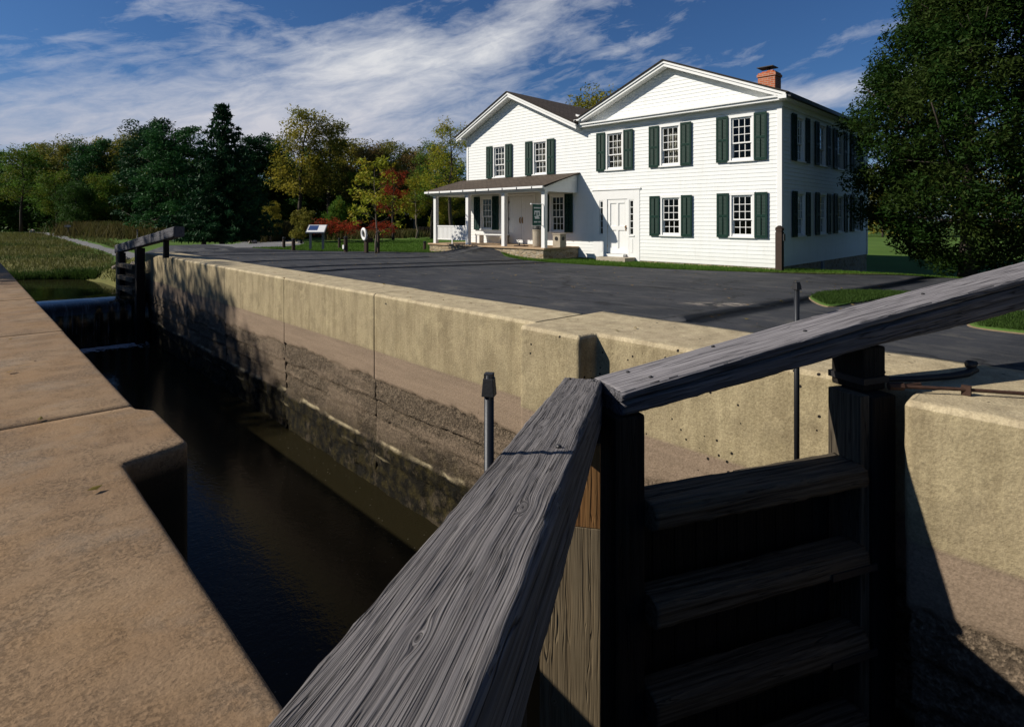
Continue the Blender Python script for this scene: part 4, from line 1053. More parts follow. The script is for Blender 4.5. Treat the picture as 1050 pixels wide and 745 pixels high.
mb = MB(); mb.box(-.28,.28,-.16,.16,0,.045); mb.build('board', M['post_brown'], b)
mb = MB(); mb.tube([(-.18,0,.045),(-.18,0,.22),(-.1,0,.25)],.014,6); mb.tube([(.18,0,.045),(.18,0,.22),(.1,0,.25)],.014,6); mb.box(-.18,.18,-.008,.008,.12,.15); mb.tube([(0,.1,.046),(0,.1,.17)],.03,6); mb.build('blade', M['iron'], b)
# banner
b = empty('hanging_banner', on_house(8.54,PD+.12,1.55), HROT, 'green cloth banner with white lettering hanging from the porch corner post', 'banner')
mb = MB(); 
N = 14
for i in range(N):
    y0 = .04+i*.56/N; y1 = .04+(i+1)*.56/N; f_ = lambda y: .012*math.sin(y*9)
    mb.quad((f_(y0),y0,-.42),(f_(y1),y1,-.42),(f_(y1),y1,.42),(f_(y0),y0,.42))
    mb.quad((f_(y0)+.004,y0,.42),(f_(y1)+.004,y1,.42),(f_(y1)+.004,y1,-.42),(f_(y0)+.004,y0,-.42))
mb.build('cloth', M['banner'], b)
mb = MB(); mb.tube([(0,-.025,.43),(0,.66,.43)],.014,8); mb.tube([(0,.66,.43),(0,.69,.43)],.03,8); mb.tube([(0,-.025,-.43),(0,.62,-.43)],.012,8); mb.build('bracket', M['panel_white'], b)
mb = MB()
def mark(y0,y1,z0,z1):
    k = 4
    for i in range(k):
        a, c_ = y0+(y1-y0)*i/k, y0+(y1-y0)*(i+1)/k; f_ = lambda y: .012*math.sin(y*9)-.004
        mb.quad((f_(a),a,z0),(f_(c_),c_,z0),(f_(c_),c_,z1),(f_(a),a,z1))
for y0,y1 in ((.10,.155),(.17,.225),(.24,.30),(.315,.37),(.385,.44),(.455,.52)): mark(y0,y1,.25,.305)
for y0,y1 in ((.11,.16),(.175,.235),(.30,.36),(.375,.43),(.445,.51)): mark(y0,y1,-.31,-.255)
mark(.14,.50,.10,.165); mark(.14,.21,-.02,.10); mark(.29,.36,-.06,.10); mark(.44,.50,0,.10); mark(.12,.36,-.02,-.05) ; mark(.16,.46,-.16,-.10); mark(.21,.49,-.10,-.05)
mb.build('lettering', M['panel_white'], b)
# dark post at the house corner
b = empty('marker_post', (19.30,8.02,float(ground_h(19.3,8.02))), HROT, 'square dark brown timber post standing at the house corner', 'post')
mb = MB(); mb.box(-.10,.10,-.10,.10,-.2,1.26); mb.box(-.10,.10,-.10,.10,1.30,1.38); mb.prism([(-.115,1.38),(.115,1.38),(.0,1.47)], -.115,.115, lambda u,w,t_: (u,t_,w)); mb.box(-.085,.085,-.085,.085,1.26,1.30); mb.build('shaft', M['post_brown'], b)
mb = MB(); mb.box(-.16,-.102,-.06,.06,.98,1.2); mb.build('meter_box', M['lid'], b)

# ------------------------------------------------------------------ lawn furniture
def gz(x, y): return float(ground_h(x, y))
def bollard(x, y, h, r, label):
    b = empty('bollard', (x, y, gz(x,y)), 0, label, 'bollard', 'dark bollards along the lawn')
    mb = MB(); lathe(mb, [(r*1.05,-.1),(r,.1),(r,h-.13)], 10); lathe(mb, [(r*.82,h-.129),(r*.82,h-.10)], 10); mb.build('shaft', M['post_brown'], b, smooth=False)
    mb = MB(); lathe(mb, [(r*1.02,h-.099),(r*1.02,h-.03),(r*.6,h)], 10); mb.build('cap', M['black'], b)
    return b
bollard(12.12,30.15,.60,.075,'short dark bollard beside the side path, second left of the information panel')
bollard(11.58,27.66,.58,.085,'stout dark bollard nearest the left of the tilted information panel')
bollard(18.62,43.05,.66,.085,'distant dark bollard on the lawn just left of the information panel')
bollard(14.88,29.54,.58,.075,'thin dark bollard standing behind the one with the white tag')
bb = bollard(13.14,25.45,.74,.095,'thick dark bollard with a small white tag near its foot')
mb = MB(); mb.box(-.14,-.097,-.06,.06,.16,.34); mb.build('tag', M['panel_white'], bb)
bollard(18.3,26.5,.50,.085,'lone short black bollard on the lawn beside the porch end')
def tallpost(name, x, y, h, r, label):
    b = tag(None or link(name, (lambda m: m.mesh(name))((lambda m: (m.box(-r,r,-r,r,-.2,h-.04), m.prism([(-r*1.1,h-.04),(r*1.1,h-.04),(0,h+.05)],-r*1.1,r*1.1,lambda u,w,t_:(u,t_,w)), m)[-1])(MB())), M['post_brown']), label, 'post')
    b.location = (x, y, gz(x,y)); return b
tallpost('timber_post', 12.61, 45.6, 1.20, .13, 'dark timber post on the far lawn left of the tall spruce')
# information panel
b = empty('information_panel', (12.75,27.75,gz(12.8,27.7)), R(-38), 'tilted information panel on two grey legs at the asphalt edge', 'information sign')
mb = MB(); mb.box(-.32,-.22,-.05,.05,-.2,.86); mb.build('leg', M['sign_grey'], b)
mb = MB(); mb.box(.28,.38,-.05,.05,-.2,.94); mb.build('leg', M['sign_grey'], b)
def tilt(u, w, t_=0):   # panel plane leaning back
    return (u, -.34+w*.60, .86+w*.34+t_)
def slab(mb, u0,u1,w0,w1,t0,t1):
    p = [tilt(u0,w0,t0),tilt(u1,w0,t0),tilt(u1,w1,t0),tilt(u0,w1,t0),tilt(u0,w0,t1),tilt(u1,w0,t1),tilt(u1,w1,t1),tilt(u0,w1,t1)]
    n = len(mb.v); mb.v += p
    for f in ((0,3,2,1),(4,5,6,7),(0,1,5,4),(1,2,6,5),(2,3,7,6),(3,0,4,7)): mb.f.append(tuple(n+i for i in f)); mb.mi.append(0)
mb = MB(); slab(mb,-.42,.48,-.05,1.02,0,.05); mb.build('frame', M['sign_grey'], b)
mb = MB(); slab(mb,-.385,.445,0,.97,.051,.056); pf = mb.build('panel', M['panel_white'], b)
mb = MB(); slab(mb,-.35,.10,.22,.90,.0565,.06); mb.build('picture', M['panel_blue'], pf)
# life ring
b = empty('ring_post', (13.78,24.69,gz(13.78,24.69)), R(20), 'dark timber post with a short crossboard carrying the life ring', 'post')
mb = MB(); mb.box(-.075,.075,-.075,.075,-.2,.86); mb.build('shaft', M['post_brown'], b, bevel=.008)
mb = MB(); mb.box(.0751,.42,-.05,.05,.48,.68); mb.build('crossboard', M['post_brown'], b)
mb = MB(); mb.box(-.04,.04,-.04,.04,.861,1.06); mb.build('hook', M['black'], b)
me = bpy.data.meshes.new('life_ring'); bm = bmesh.new()
nu, nv, R1, r1 = 36, 14, .235, .075; vs = []
for i in range(nu):
    a = 2*math.pi*i/nu
    vs.append([bm.verts.new(((R1+r1*math.cos(2*math.pi*j/nv))*math.cos(a), .055*math.sin(2*math.pi*j/nv), (R1+r1*math.cos(2*math.pi*j/nv))*math.sin(a))) for j in range(nv)])
for i in range(nu):
    for j in range(nv): bm.faces.new((vs[i][j], vs[(i+1)%nu][j], vs[(i+1)%nu][(j+1)%nv], vs[i][(j+1)%nv]))
bmesh.ops.recalc_face_normals(bm, faces=bm.faces); bm.to_mesh(me); bm.free()
for p in me.polygons: p.use_smooth = True
ring = link('life_ring', me, M['white']); tag(ring, 'white life ring hanging on the dark timber post', 'life ring')
ring.location = (13.78-.13, 24.69-.03, gz(13.78,24.69)+.86); ring.rotation_euler = (R(-6), R(10), R(20+90-28))
# stake for the young tree
st = tallpost('tree_stake', 14.36, 24.6, 1.0, .05, 'thin dark stake beside the slender young yellow tree')
# rail fence
b = empty('rail_fence', (18.56,54.2,gz(18.5,54.2)), 0, 'low dark rail fence on the lawn before the brush, beside the pale gravel', 'fence')
for i in range(4):
    mb = MB(); x = i*1.5; mb.box(x-.09,x+.09,-.09,.09,-.2,.95); mb.build('post', M['post_brown'], b)
for z in (.35,.62,.86):
    mb = MB(); mb.box(0,4.5,-.105,-.091,z-.05,z+.05); mb.build('rail', M['post_brown'], b)
# boulder
def rock(name, loc, s_, seed, label, group=None, mat='rock'):
    me = bpy.data.meshes.new(name); bm = bmesh.new(); bmesh.ops.create_icosphere(bm, subdivisions=3, radius=1)
    for v in bm.verts:
        p = np.array(v.co); k = 1+.28*float(vn(p[0]*1.7+seed, p[1]*1.7+p[2]*1.3, seed))+.1*float(vn(p[0]*5, p[1]*5+p[2]*3, seed+1))
        v.co = Vector((p[0]*k*s_[0], p[1]*k*s_[1], p[2]*k*s_[2]))
    bm.to_mesh(me); bm.free(); o = link(name, me, M[mat]); o.location = loc; return tag(o, label, 'rock', group)
rock('boulder', (18.1,51.6,gz(18.1,51.6)+.18), (.36,.3,.3), 3, 'pinkish boulder at the left end of the low rail fence')
rr2 = random.Random(4)
for i in range(9):
    x, y = 5.55+rr2.random()*.9, 33.2+rr2.random()*4.6; s_ = .12+.15*rr2.random()
    rock('bank_stone', (x, y, gz(x,y)+s_*.3), (s_, s_*.9, s_*.7), i+10, 'pale stone lying on the grassy bank beyond the far gate', 'stones on the pond bank')
p = world_at(33,60); o = rock('boulder', (p.x,p.y,gz(p.x,p.y)+.2), (.24,.2,.24), 44, 'pale boulder beside the path at the far left', None, 'can')
# small far sign post beside the path
p = world_at(70, 57); b = empty('sign_post', (p.x,p.y,gz(p.x,p.y)), R(-40), 'small distant sign post beside the path at the wood edge', 'sign')
mb = MB(); mb.box(-.05,.05,-.05,.05,-.2,1.1); mb.build('shaft', M['bark_pale'], b); mb = MB(); mb.box(-.3,.3,-.09,-.051,.86,1.06); mb.build('board', M['sign_grey'], b)
# timber pile / seat at the wood edge
p = world_at(436, 58); b = empty('log_stack', (p.x,p.y,gz(p.x,p.y)), R(-40), 'dark stack of logs at the wood edge left of the porch', 'log stack')
rr3 = random.Random(9)
for i in range(16):
    row = [0]*6+[1]*5+[2]*5; k = row[i]; x = (i-[0,6,11][k])*.36-.9+.18*k
    mb = MB(); mb.tube([(x,-.9+rr3.random()*.2,.18+.31*k),(x+.02,.9+rr3.random()*.2,.18+.31*k)], .17, 10); mb.build('log', M['bark'], b)
p = world_at(417, 58); b = empty('log_bench', (p.x,p.y,gz(p.x,p.y)), R(-43), 'weathered plank bench on stumps at the wood edge', 'bench')
mb = MB(); mb.box(-1,1,-.2,.2,.42,.52); mb.build('seat', M['bark_pale'], b)
for x in (-.8,.8): mb = MB(); mb.tube([(x,0,-.1),(x,0,.419)],.16,10); mb.build('leg', M['bark'], b)

# ------------------------------------------------------------------ vegetation
def leaf_cloud(rng, C, Rr, counts, size, flat=.75, up=.35, aspect=.6, droop=0):
    """C: clump centres (k,3), Rr: radii. returns V (n*4,3) F, tint per leaf"""
    idx = np.repeat(np.arange(len(C)), counts); n = len(idx)
    d = rng.normal(size=(n,3)); d /= np.linalg.norm(d,axis=1)[:,None]
    r = rng.random(n)**.45
    p = C[idx] + d*(Rr[idx]*r)[:,None]*np.array([1,1,flat])
    nv = rng.normal(size=(n,3)); nv[:,2] = np.abs(nv[:,2])+up; nv /= np.linalg.norm(nv,axis=1)[:,None]
    a = np.cross(nv, rng.normal(size=(n,3))); a /= np.linalg.norm(a,axis=1)[:,None]+1e-9
    a[:,2] -= droop; b = np.cross(nv, a)
    s_ = size*rng.uniform(.6,1.35,n)[:,None]
    V = np.stack([p-a*s_, p+b*s_*aspect*.55, p+a*s_, p-b*s_*aspect*.55], 1)
    tint = rng.random(len(C))[idx]
    return V.reshape(-1,3), np.arange(n*4).reshape(n,4), tint

def leaf_mesh(name, V, F, tint):
    me = np_mesh(name, V, F)
    at = me.attributes.new('tint', 'FLOAT', 'FACE'); at.data.foreach_set('value', tint.astype(np.float32)); return me

def branches(rng, H, spread, crown0, nl, r0, lean=0.0, depth=2):
    """trunk polyline + limbs; returns MB and tip list"""
    mb = MB(); tips = []
    pts = [Vector((0,0,-.15))]; k = 8
    dx, dy = rng.normal(0, .02*H, 2)
    for i in range(1, k+1):
        f = i/k; pts.append(Vector((dx*f*f + lean*H*f + rng.normal(0,.008*H), dy*f*f + rng.normal(0,.008*H), H*.92*f)))
    rad = [r0*(1.25 if i == 0 else 1)*(1-.88*i/k) for i in range(k+1)]
    mb.tube(pts, rad, 8)
    for j in range(nl):
        f = crown0 + (1-crown0)*(j+.5)/nl*.96
        q = f*k; i = min(int(q), k-1); p = pts[i].lerp(pts[i+1], q-i)
        ang = j*2.4+rng.normal(0,.4); L = spread*(1-.55*((f-crown0)/(1-crown0))**1.3)*rng.uniform(.75,1.1)
        rise = rng.uniform(.25,.8)
        e = p+Vector((math.cos(ang)*L, math.sin(ang)*L, L*rise))
        m = p.lerp(e,.5)+Vector((0,0,-.06*L)); rr = r0*.38*(1-f*.6)
        mb.tube([p,m,e],[rr,rr*.6,rr*.2],6); tips.append((e,L)); tips.append((m,L*.7))
        for s_ in range(depth):
            a2 = ang+rng.normal(0,.9); L2 = L*.5; e2 = m+Vector((math.cos(a2)*L2, math.sin(a2)*L2, L2*rng.uniform(.1,.8)))
            mb.tube([m,e2],[rr*.45,rr*.12],5); tips.append((e2,L2))
    return mb, tips

def broadleaf(seed, H, spread, crown0, nl, per, size, r0=None, clump=.16, open_=1.0, extra=1.0, lean=0., flat=.75):
    rng = np.random.default_rng(seed)
    mb, tips = branches(rng, H, spread, crown0, nl, r0 or H*.018, lean)
    C = []; Rr = []
    for e, L in tips:
        for k in range(2):
            C.append(np.array(e)+rng.normal(0, spread*.10, 3)); Rr.append(clump*spread*2*rng.uniform(.55,1.15))
    top = np.array([0,0,H*.93])
    for k in range(4): C.append(top+rng.normal(0,spread*.16,3)); Rr.append(clump*spread*1.5)
    C = np.array(C); Rr = np.array(Rr)
    counts = np.maximum(4, (per*(Rr/Rr.mean())**2*rng.uniform(.5,1.3,len(C)))).astype(int)
    V, F, t_ = leaf_cloud(rng, C, Rr, counts, size, flat)
    return mb, V, F, t_

def conifer(seed, H, spread, per, size, droop=.25, dens=1.0):
    rng = np.random.default_rng(seed); mb = MB()
    mb.tube([(0,0,-.2),(0,0,H*.5),(0,0,H*.98)],[H*.02,H*.012,H*.002],8)
    C = []; Rr = []; cnt = []
    z = H*.09
    while z < H*.985:
        f = z/H; L = spread*(1-f)**.78*rng.uniform(.8,1.12)+.05
        nb = max(4, int(7*(1-f)+4))
        a0 = rng.random()*6
        for j in range(nb):
            a = a0+2*math.pi*j/nb+rng.normal(0,.15); l = L*rng.uniform(.7,1.1)
            tip = np.array([math.cos(a)*l, math.sin(a)*l, z-droop*l+.15*l])
            mb.tube([(0,0,z),tuple(tip*np.array([.5,.5,0])+np.array([0,0,z-.02*l])),tuple(tip)],[H*.004*(1-f)+.01,.012,.005],4,cap=False)
            m = max(2, int(l/(size*2.2)))
            for q in range(m):
                g_ = (q+.8)/m; C.append(np.array([tip[0]*g_, tip[1]*g_, z+(tip[2]-z)*g_])); Rr.append(size*1.5*(1.1-.35*g_)+.10*l*(1-g_)); cnt.append(per*rng.uniform(.6,1.3))
        z += H*.030*rng.uniform(.8,1.2)
    C = np.array(C); Rr = np.array(Rr)
    V, F, t_ = leaf_cloud(rng, C, Rr, np.maximum(3,np.array(cnt)).astype(int), size, .5, .1, .5, .35)
    return mb, V, F, t_

PROTO = {}
def plant_tree(name, label, px, depth, H, spec, leaf, cat='tree', group=None, bark='bark', rz=0., pos=None, crown_name='crown', scale_xy=1.0):
    """spec: a key of shared crown prototypes built at unit scale height 10"""
    if spec not in PROTO:
        kind, args = SPEC[spec]
        mb, V, F, t_ = kind(**args)
        PROTO[spec] = (mb.mesh(spec+'_trunk', True), leaf_mesh(spec+'_crown', V, F, t_), {})
    trm, crm, var = PROTO[spec]
    key = leaf
    if key not in var:
        m2 = crm.copy(); m2.materials.append(LF[leaf]); var[key] = m2
    bk = ('b', bark)
    if bk not in var:
        m3 = trm.copy(); m3.materials.append(M[bark]); var[bk] = m3
    p = world_at(px, depth) if pos is None else Vector((pos[0], pos[1], 0))
    o = empty(name, (p.x, p.y, gz(p.x, p.y)), rz, label, cat, group)
    s_ = H/10.0; o.scale = (s_*scale_xy, s_*scale_xy, s_)
    a = bpy.data.objects.new('trunk', var[bk]); COL.objects.link(a); a.parent = o
    b = bpy.data.objects.new(crown_name, var[key]); COL.objects.link(b); b.parent = o
    return o
SPEC = {
 'spruce': (conifer, dict(seed=3, H=10, spread=3.9, per=24, size=.17, droop=.15)),
 'pine': (broadleaf, dict(seed=8, H=10, spread=3.1, crown0=.06, nl=30, per=85, size=.15, clump=.15, flat=.5)),
 'round': (broadleaf, dict(seed=11, H=10, spread=3.0, crown0=.22, nl=16, per=75, size=.15, clump=.17)),
 'full': (broadleaf, dict(seed=12, H=10, spread=3.6, crown0=.10, nl=20, per=80, size=.16, clump=.16)),
 'tall': (broadleaf, dict(seed=13, H=10, spread=2.0, crown0=.28, nl=18, per=60, size=.12, clump=.19)),
 'loose': (broadleaf, dict(seed=14, H=10, spread=2.6, crown0=.30, nl=20, per=52, size=.13, clump=.15)),
 'airy': (broadleaf, dict(seed=15, H=10, spread=2.2, crown0=.34, nl=18, per=34, size=.11, clump=.16)),
 'young': (broadleaf, dict(seed=16, H=10, spread=2.9, crown0=.20, nl=16, per=13, size=.24, r0=.11, clump=.12)),
 'bushy': (broadleaf, dict(seed=17, H=10, spread=6.5, crown0=.05, nl=18, per=60, size=.42, r0=.12, clump=.13)),
 'sumac': (broadleaf, dict(seed=18, H=10, spread=7.0, crown0=.35, nl=16, per=15, size=.42, r0=.14, clump=.12)),
}
D = 'wood'
# single trees one can tell apart
plant_tree('spruce_tree','tall dark pointed spruce standing alone before the wood',228,43,10.9,'spruce','conifer')
plant_tree('pine_tree','broad dark pine touching the left side of the tall spruce',178,54,10.4,'pine','pine',rz=1)
plant_tree('pine_tree','dark rounded conifer just right of the tall spruce',262,66,11.2,'pine','conifer',rz=2.2)
plant_tree('poplar_tree','tall yellowing poplar with the highest crown, right of the dark conifers',306,62,13.9,'tall','yellow',rz=.4)
plant_tree('poplar_tree','yellow olive poplar right of the highest poplar',338,63,13.0,'tall','olive',rz=2.)
plant_tree('broadleaf_tree','brown topped broad tree behind the life ring, center of the wood',378,64,10.2,'loose','brown',rz=1.3)
plant_tree('broadleaf_tree','pale brown thinning tree left of the bright yellow-green tree',425,66,9.6,'loose','brown',rz=3.,bark='bark_pale')
plant_tree('broadleaf_tree','olive brown full tree behind the scarlet maple',398,66,10.6,'round','olive',rz=2.1)
plant_tree('broadleaf_tree','golden brown tree behind the slim pale stemmed yellow tree',440,70,10.4,'round','brown',rz=.9)
plant_tree('broadleaf_tree','golden olive tree filling the gap right of the two poplars',356,68,11.2,'round','yellow',rz=3.3)
plant_tree('locust_tree','tall airy yellow-green tree with a dark visible trunk beside the left gable',462,48,9.9,'airy','ygreen',rz=.8)
plant_tree('locust_tree','small tree with bright green top left of the airy one beside the gable',443,53,9.2,'airy','green',rz=2.8)
plant_tree('birch_tree','yellow leaved slim tree with pale stem left of the porch',427,55,6.0,'loose','ygreen',rz=2,bark='bark_pale')
plant_tree('birch_tree','low yellow tree with pale stems seen through the porch',462,56,5.2,'loose','yellow',rz=4,bark='bark_pale')
plant_tree('maple_tree','scarlet young maple in front of the dark wood',403,53,6.6,'airy','red',rz=1.1)
plant_tree('young_tree','slender young tree with sparse yellow leaves, held by a stake',385.5,26.6,4.4,'young','ygreen',rz=.5,bark='bark_pale')
plant_tree('broadleaf_tree','dense dark green tree behind the information panel',322,66,8.4,'full','dark',rz=.2)
plant_tree('broadleaf_tree','mid green tree behind the young yellow tree',368,64,7.0,'full','green',rz=1.9)
plant_tree('broadleaf_tree','mid green tree between the spruce and the yellow poplar',280,68,11.0,'round','dark',rz=.7)
plant_tree('broadleaf_tree','yellow tipped sapling under the dark trees, left of the information panel',277,52,3.6,'loose','yellow',rz=.7)
plant_tree('broadleaf_tree','green loose crowned tree at the far left edge of the wood',22,66,9.8,'loose','green',rz=.3)
plant_tree('broadleaf_tree','low yellow-green tree at the wood edge, third from the far left',58,64,6.8,'round','green',rz=1.5)
plant_tree('broadleaf_tree','tall olive green tree second from the far left, behind the boulder',42,74,11.2,'round','olive',rz=2.9)
plant_tree('broadleaf_tree','golden topped tree left of the middle pine in the left wood',112,76,12.0,'round','yellow',rz=5)
plant_tree('broadleaf_tree','squat dark tree behind the small sign post',78,62,5.4,'full','dark',rz=2.5)
plant_tree('broadleaf_tree','tall olive tree with ragged top above the dark squat tree',68,72,11.6,'loose','olive',rz=1.2)
plant_tree('pine_tree','dark green pine in the middle of the left wood',97,68,10.6,'pine','pine',rz=.4)
plant_tree('broadleaf_tree','olive tree with yellow top between the two left pines',137,70,12.2,'round','olive',rz=2.4)
plant_tree('broadleaf_tree','bright green tree low in the left wood',113,64,6.6,'full','green',rz=.9)
plant_tree('pine_tree','tall dark pine rising left of the broad pine by the spruce',158,60,11.6,'pine','conifer',rz=.1)
plant_tree('broadleaf_tree','yellow tipped tree rising behind the roof valley',606,46,12.0,'loose','yellow',rz=1.0)
plant_tree('broadleaf_tree','yellow olive tree beyond the lawn right of the house',905,56,4.6,'round','olive',rz=.6)
plant_tree('broadleaf_tree','dark tree beyond the lawn, half hidden by the big right tree',935,58,7.5,'full','dark',rz=1.6)
# shrubs
def shrub(label, px, depth, H, leaf, spec='bushy', rz=0, name='shrub', sx=1.): return plant_tree(name, label, px, depth, H, spec, leaf, 'shrub', None, 'bark', rz, None, 'crown', sx)
shrub('low red sumac right behind the information panel',334,42,1.65,'red','sumac',.3,'sumac_shrub')
shrub('widest red sumac, left of the life ring',358,42,1.45,'red','sumac',2.,'sumac_shrub',1.15)
shrub('red sumac behind the young tree with the stake',392,42,1.4,'red','sumac',4.,'sumac_shrub')
shrub('bright green small shrub above the red sumac',345,52,3.2,'green','bushy',1.,'shrub',.5)
shrub('olive shrub at the right end of the rail fence',311,51,2.4,'olive','bushy',2.2,'shrub',.7)
shrub('yellow-green shrub behind the log stack',452,58,2.5,'ygreen','bushy',.2,'shrub',.7)
# brush rows of tall weeds: uncountable
def reeds(name, quads, n, h, w, leaf, seed, kind='stuff', size_j=.5, lean=.25):
    rng = np.random.default_rng(seed)
    x, y = quads(rng, n); n = len(x)
    z = ground_h(x, y)
    hh = h*rng.uniform(1-size_j,1+size_j,n); a = rng.uniform(0,2*math.pi,n)
    dx, dy = np.cos(a)*w, np.sin(a)*w; lx, ly = rng.normal(0,lean,n)*hh, rng.normal(0,lean,n)*hh
    V = np.zeros((n,4,3))
    V[:,0] = np.stack([x-dx,y-dy,z-.02],1); V[:,1] = np.stack([x+dx,y+dy,z-.02],1)
    V[:,2] = np.stack([x+dx*.25+lx,y+dy*.25+ly,z+hh],1); V[:,3] = np.stack([x-dx*.25+lx,y-dy*.25+ly,z+hh],1)
    tint = (vn(x*.35,y*.35,seed)*.5+.5)
    me = leaf_mesh(name, V.reshape(-1,3), np.arange(n*4).reshape(n,4), tint)
    o = link(name, me, LF[leaf]); return tag(o, kind=kind)
def band(p0, p1, width):
    def f(rng, n):
        t_ = rng.random(n); u = rng.normal(0, width/2, n); d = (p1-p0).normalized(); q = Vector((-d.y, d.x, 0))
        return p0.x+(p1.x-p0.x)*t_+q.x*u, p0.y+(p1.y-p0.y)*t_+q.y*u
    return f
reeds('tall_weeds', band(world_at(96,62), world_at(210,58), 4.2), 22000, .85, .04, 'reed', 1, size_j=.75, lean=.4)
reeds('tall_weeds', band(world_at(252,58), world_at(310,56), 3.5), 14000, .95, .04, 'reed', 2, size_j=.75, lean=.4)
reeds('tall_weeds', band(world_at(335,56), world_at(480,60), 2.2), 9000, .55, .05, 'reed', 3)
def meadow(rng, n):
    x = rng.uniform(-30, 9.5, n); y = rng.uniform(29, 80, n)
    pd = pond_d(x, y); k = (pd > .1) & ~in_road(x, y, -.3) & ((x < 6.4) | (y > 38)) & (y > 28.6) & ~((x > 5.4)&(y < 29.5))
    return x[k], y[k]
reeds('meadow_grass', meadow, 110000, .19, .022, 'drygrass', 4, lean=.4)
def pondedge(rng, n):
    t_ = rng.random(n)*(len(_pl)-2.01)+.9; i = t_.astype(int); f = t_-i
    x = _pl[i,0]*(1-f)+_pl[i+1,0]*f+np.abs(rng.normal(0,.35,n))*.3; y = _pl[i,1]*(1-f)+_pl[i+1,1]*f+np.abs(rng.normal(0,.5,n))
    k = (y > 36.5); return x[k], y[k]
reeds('pond_reeds', pondedge, 9000, .28, .02, 'shade', 5, lean=.4)
def lawn(rng, n):
    y = rng.uniform(4, 30, n); xr = np.interp(y, ry, rr_); x = xr+.05+rng.random(n)**1.5*3.4
    k = ~in_road(x, y, -.02)
    L = (x-HC.x)*NF.x+(y-HC.y)*NF.y; s_ = (x-HC.x)*DH.x+(y-HC.y)*DH.y
    k &= ~((s_ > -.05) & (s_ < 15.9) & (L < .05)) & ~((s_ > 8.3) & (s_ < 15.95) & (L < 2.32))
    return x[k], y[k]
reeds('lawn_grass', lawn, 60000, .055, .009, 'blade', 6, lean=.5)
def isl(pts, ymax=None):
    P_ = np.array(grow(pts, .98))
    def f(rng, n):
        lo, hi = P_.min(0), P_.max(0); x = rng.uniform(lo[0],hi[0],n); y = rng.uniform(lo[1],hi[1],n); ins = np.zeros(n,bool); j = len(P_)-1
        for i in range(len(P_)):
            c = ((P_[i,1] > y) != (P_[j,1] > y)) & (x < (P_[j,0]-P_[i,0])*(y-P_[i,1])/(P_[j,1]-P_[i,1]+1e-9)+P_[i,0]); ins ^= c; j = i
        return x[ins], y[ins]
    return f
reeds('island_grass', isl(ISL1), 30000, .06, .008, 'shade', 7, lean=.5); reeds('island_grass', isl(ISL2), 34000, .06, .008, 'shade', 8, lean=.5)
def lawn2(rng, n):
    px = rng.uniform(240, 445, n); d = rng.uniform(25, 50, n); r = (px-525)/605*d; x = r*CA+d*SA; y = -r*SA+d*CA
    k = ~in_road(x, y, -.05) & (x > np.interp(y,[31.5,33,36,42,48,53,58],[10.9,13.5,15.5,18.5,21.2,22.6,25.5])+.1); return x[k], y[k]
reeds('lawn_grass', lawn2, 60000, .06, .016, 'blade', 9, lean=.5)

# fallen leaves on the asphalt, the coping and the water
rng = np.random.default_rng(21); n = 420
x = np.concatenate([rng.uniform(6.7, 16, n), rng.uniform(5.25, 6.8, 30), rng.uniform(-1.0, .55, 14)]); y = np.concatenate([rng.uniform(2, 30, n), rng.uniform(-1, 16, 30), rng.uniform(1.6, 9, 14)])
z = np.concatenate([ground_h(x[:n], y[:n])+.02, np.full(30, .012), np.full(14, .012)]); k = in_road(x, y) | (x < 6.8); k &= ~((x>5.2)&(x<5.62)&(y<5.6)); x, y, z = x[k], y[k], z[k]; n = len(x)
V = np.zeros((n,4,3)); a = rng.uniform(0,6.28,n); sz = rng.uniform(.018,.042,n)
for q,(u_,v_) in enumerate(((-1,0),(0,-.5),(1,0),(0,.55))):
    V[:,q,0] = x+(u_*np.cos(a)-v_*np.sin(a))*sz; V[:,q,1] = y+(u_*np.sin(a)+v_*np.cos(a))*sz; V[:,q,2] = z+rng.uniform(-.004,.014,n)
tag(link('fallen_leaves', leaf_mesh('fallen_leaves', V.reshape(-1,3), np.arange(n*4).reshape(n,4), rng.random(n)), LF['brown']), kind='stuff')

# the wood behind: one mass
rng = np.random.default_rng(77)
VV = []; FF = []; TT = []; n0 = 0; Cs = []; Rs = []; Cn = []
for px in np.linspace(-420, 640, 94):
    for dep, hh in ((70, 6.0), (74, 8.2), (79, 10.0), (86, 11.8)):
        p = world_at(px+rng.normal(0,5), dep+rng.normal(0,2)); H_ = hh*rng.uniform(.8,1.12)
        for k in range(26):
            f = rng.random(); rad = 2.6*(1-.5*f)
            a = rng.random()*6.28; q = rad*math.sqrt(rng.random())
            Cs.append([p.x+math.cos(a)*q, p.y+math.sin(a)*q, -.3+H_*(.04+.96*f)]); Rs.append(rng.uniform(.7,1.3)); Cn.append(42)
V, F, t_ = leaf_cloud(rng, np.array(Cs), np.array(Rs), np.array(Cn), .26)
me = leaf_mesh('woodland', V, F, t_); tag(link('woodland', me, LF['dark']), kind='stuff')
Cs = []; Rs = []
for px in np.linspace(860, 1500, 34):
    for dep, hh in ((62, 7), (72, 9)):
        p = world_at(px+rng.normal(0,6), dep+rng.normal(0,2)); H_ = hh*rng.uniform(.7,1.1)
        for k in range(20):
            f = rng.random(); a = rng.random()*6.28; q = 3*(1-.5*f)*math.sqrt(rng.random()); Cs.append([p.x+math.cos(a)*q, p.y+math.sin(a)*q, -.3+H_*(.04+.96*f)]); Rs.append(rng.uniform(.7,1.3))
V, F, t_ = leaf_cloud(rng, np.array(Cs), np.array(Rs), np.full(len(Cs), 22), .3)
me = leaf_mesh('woodland', V, F, t_); tag(link('woodland', me, LF['olive']), kind='stuff')

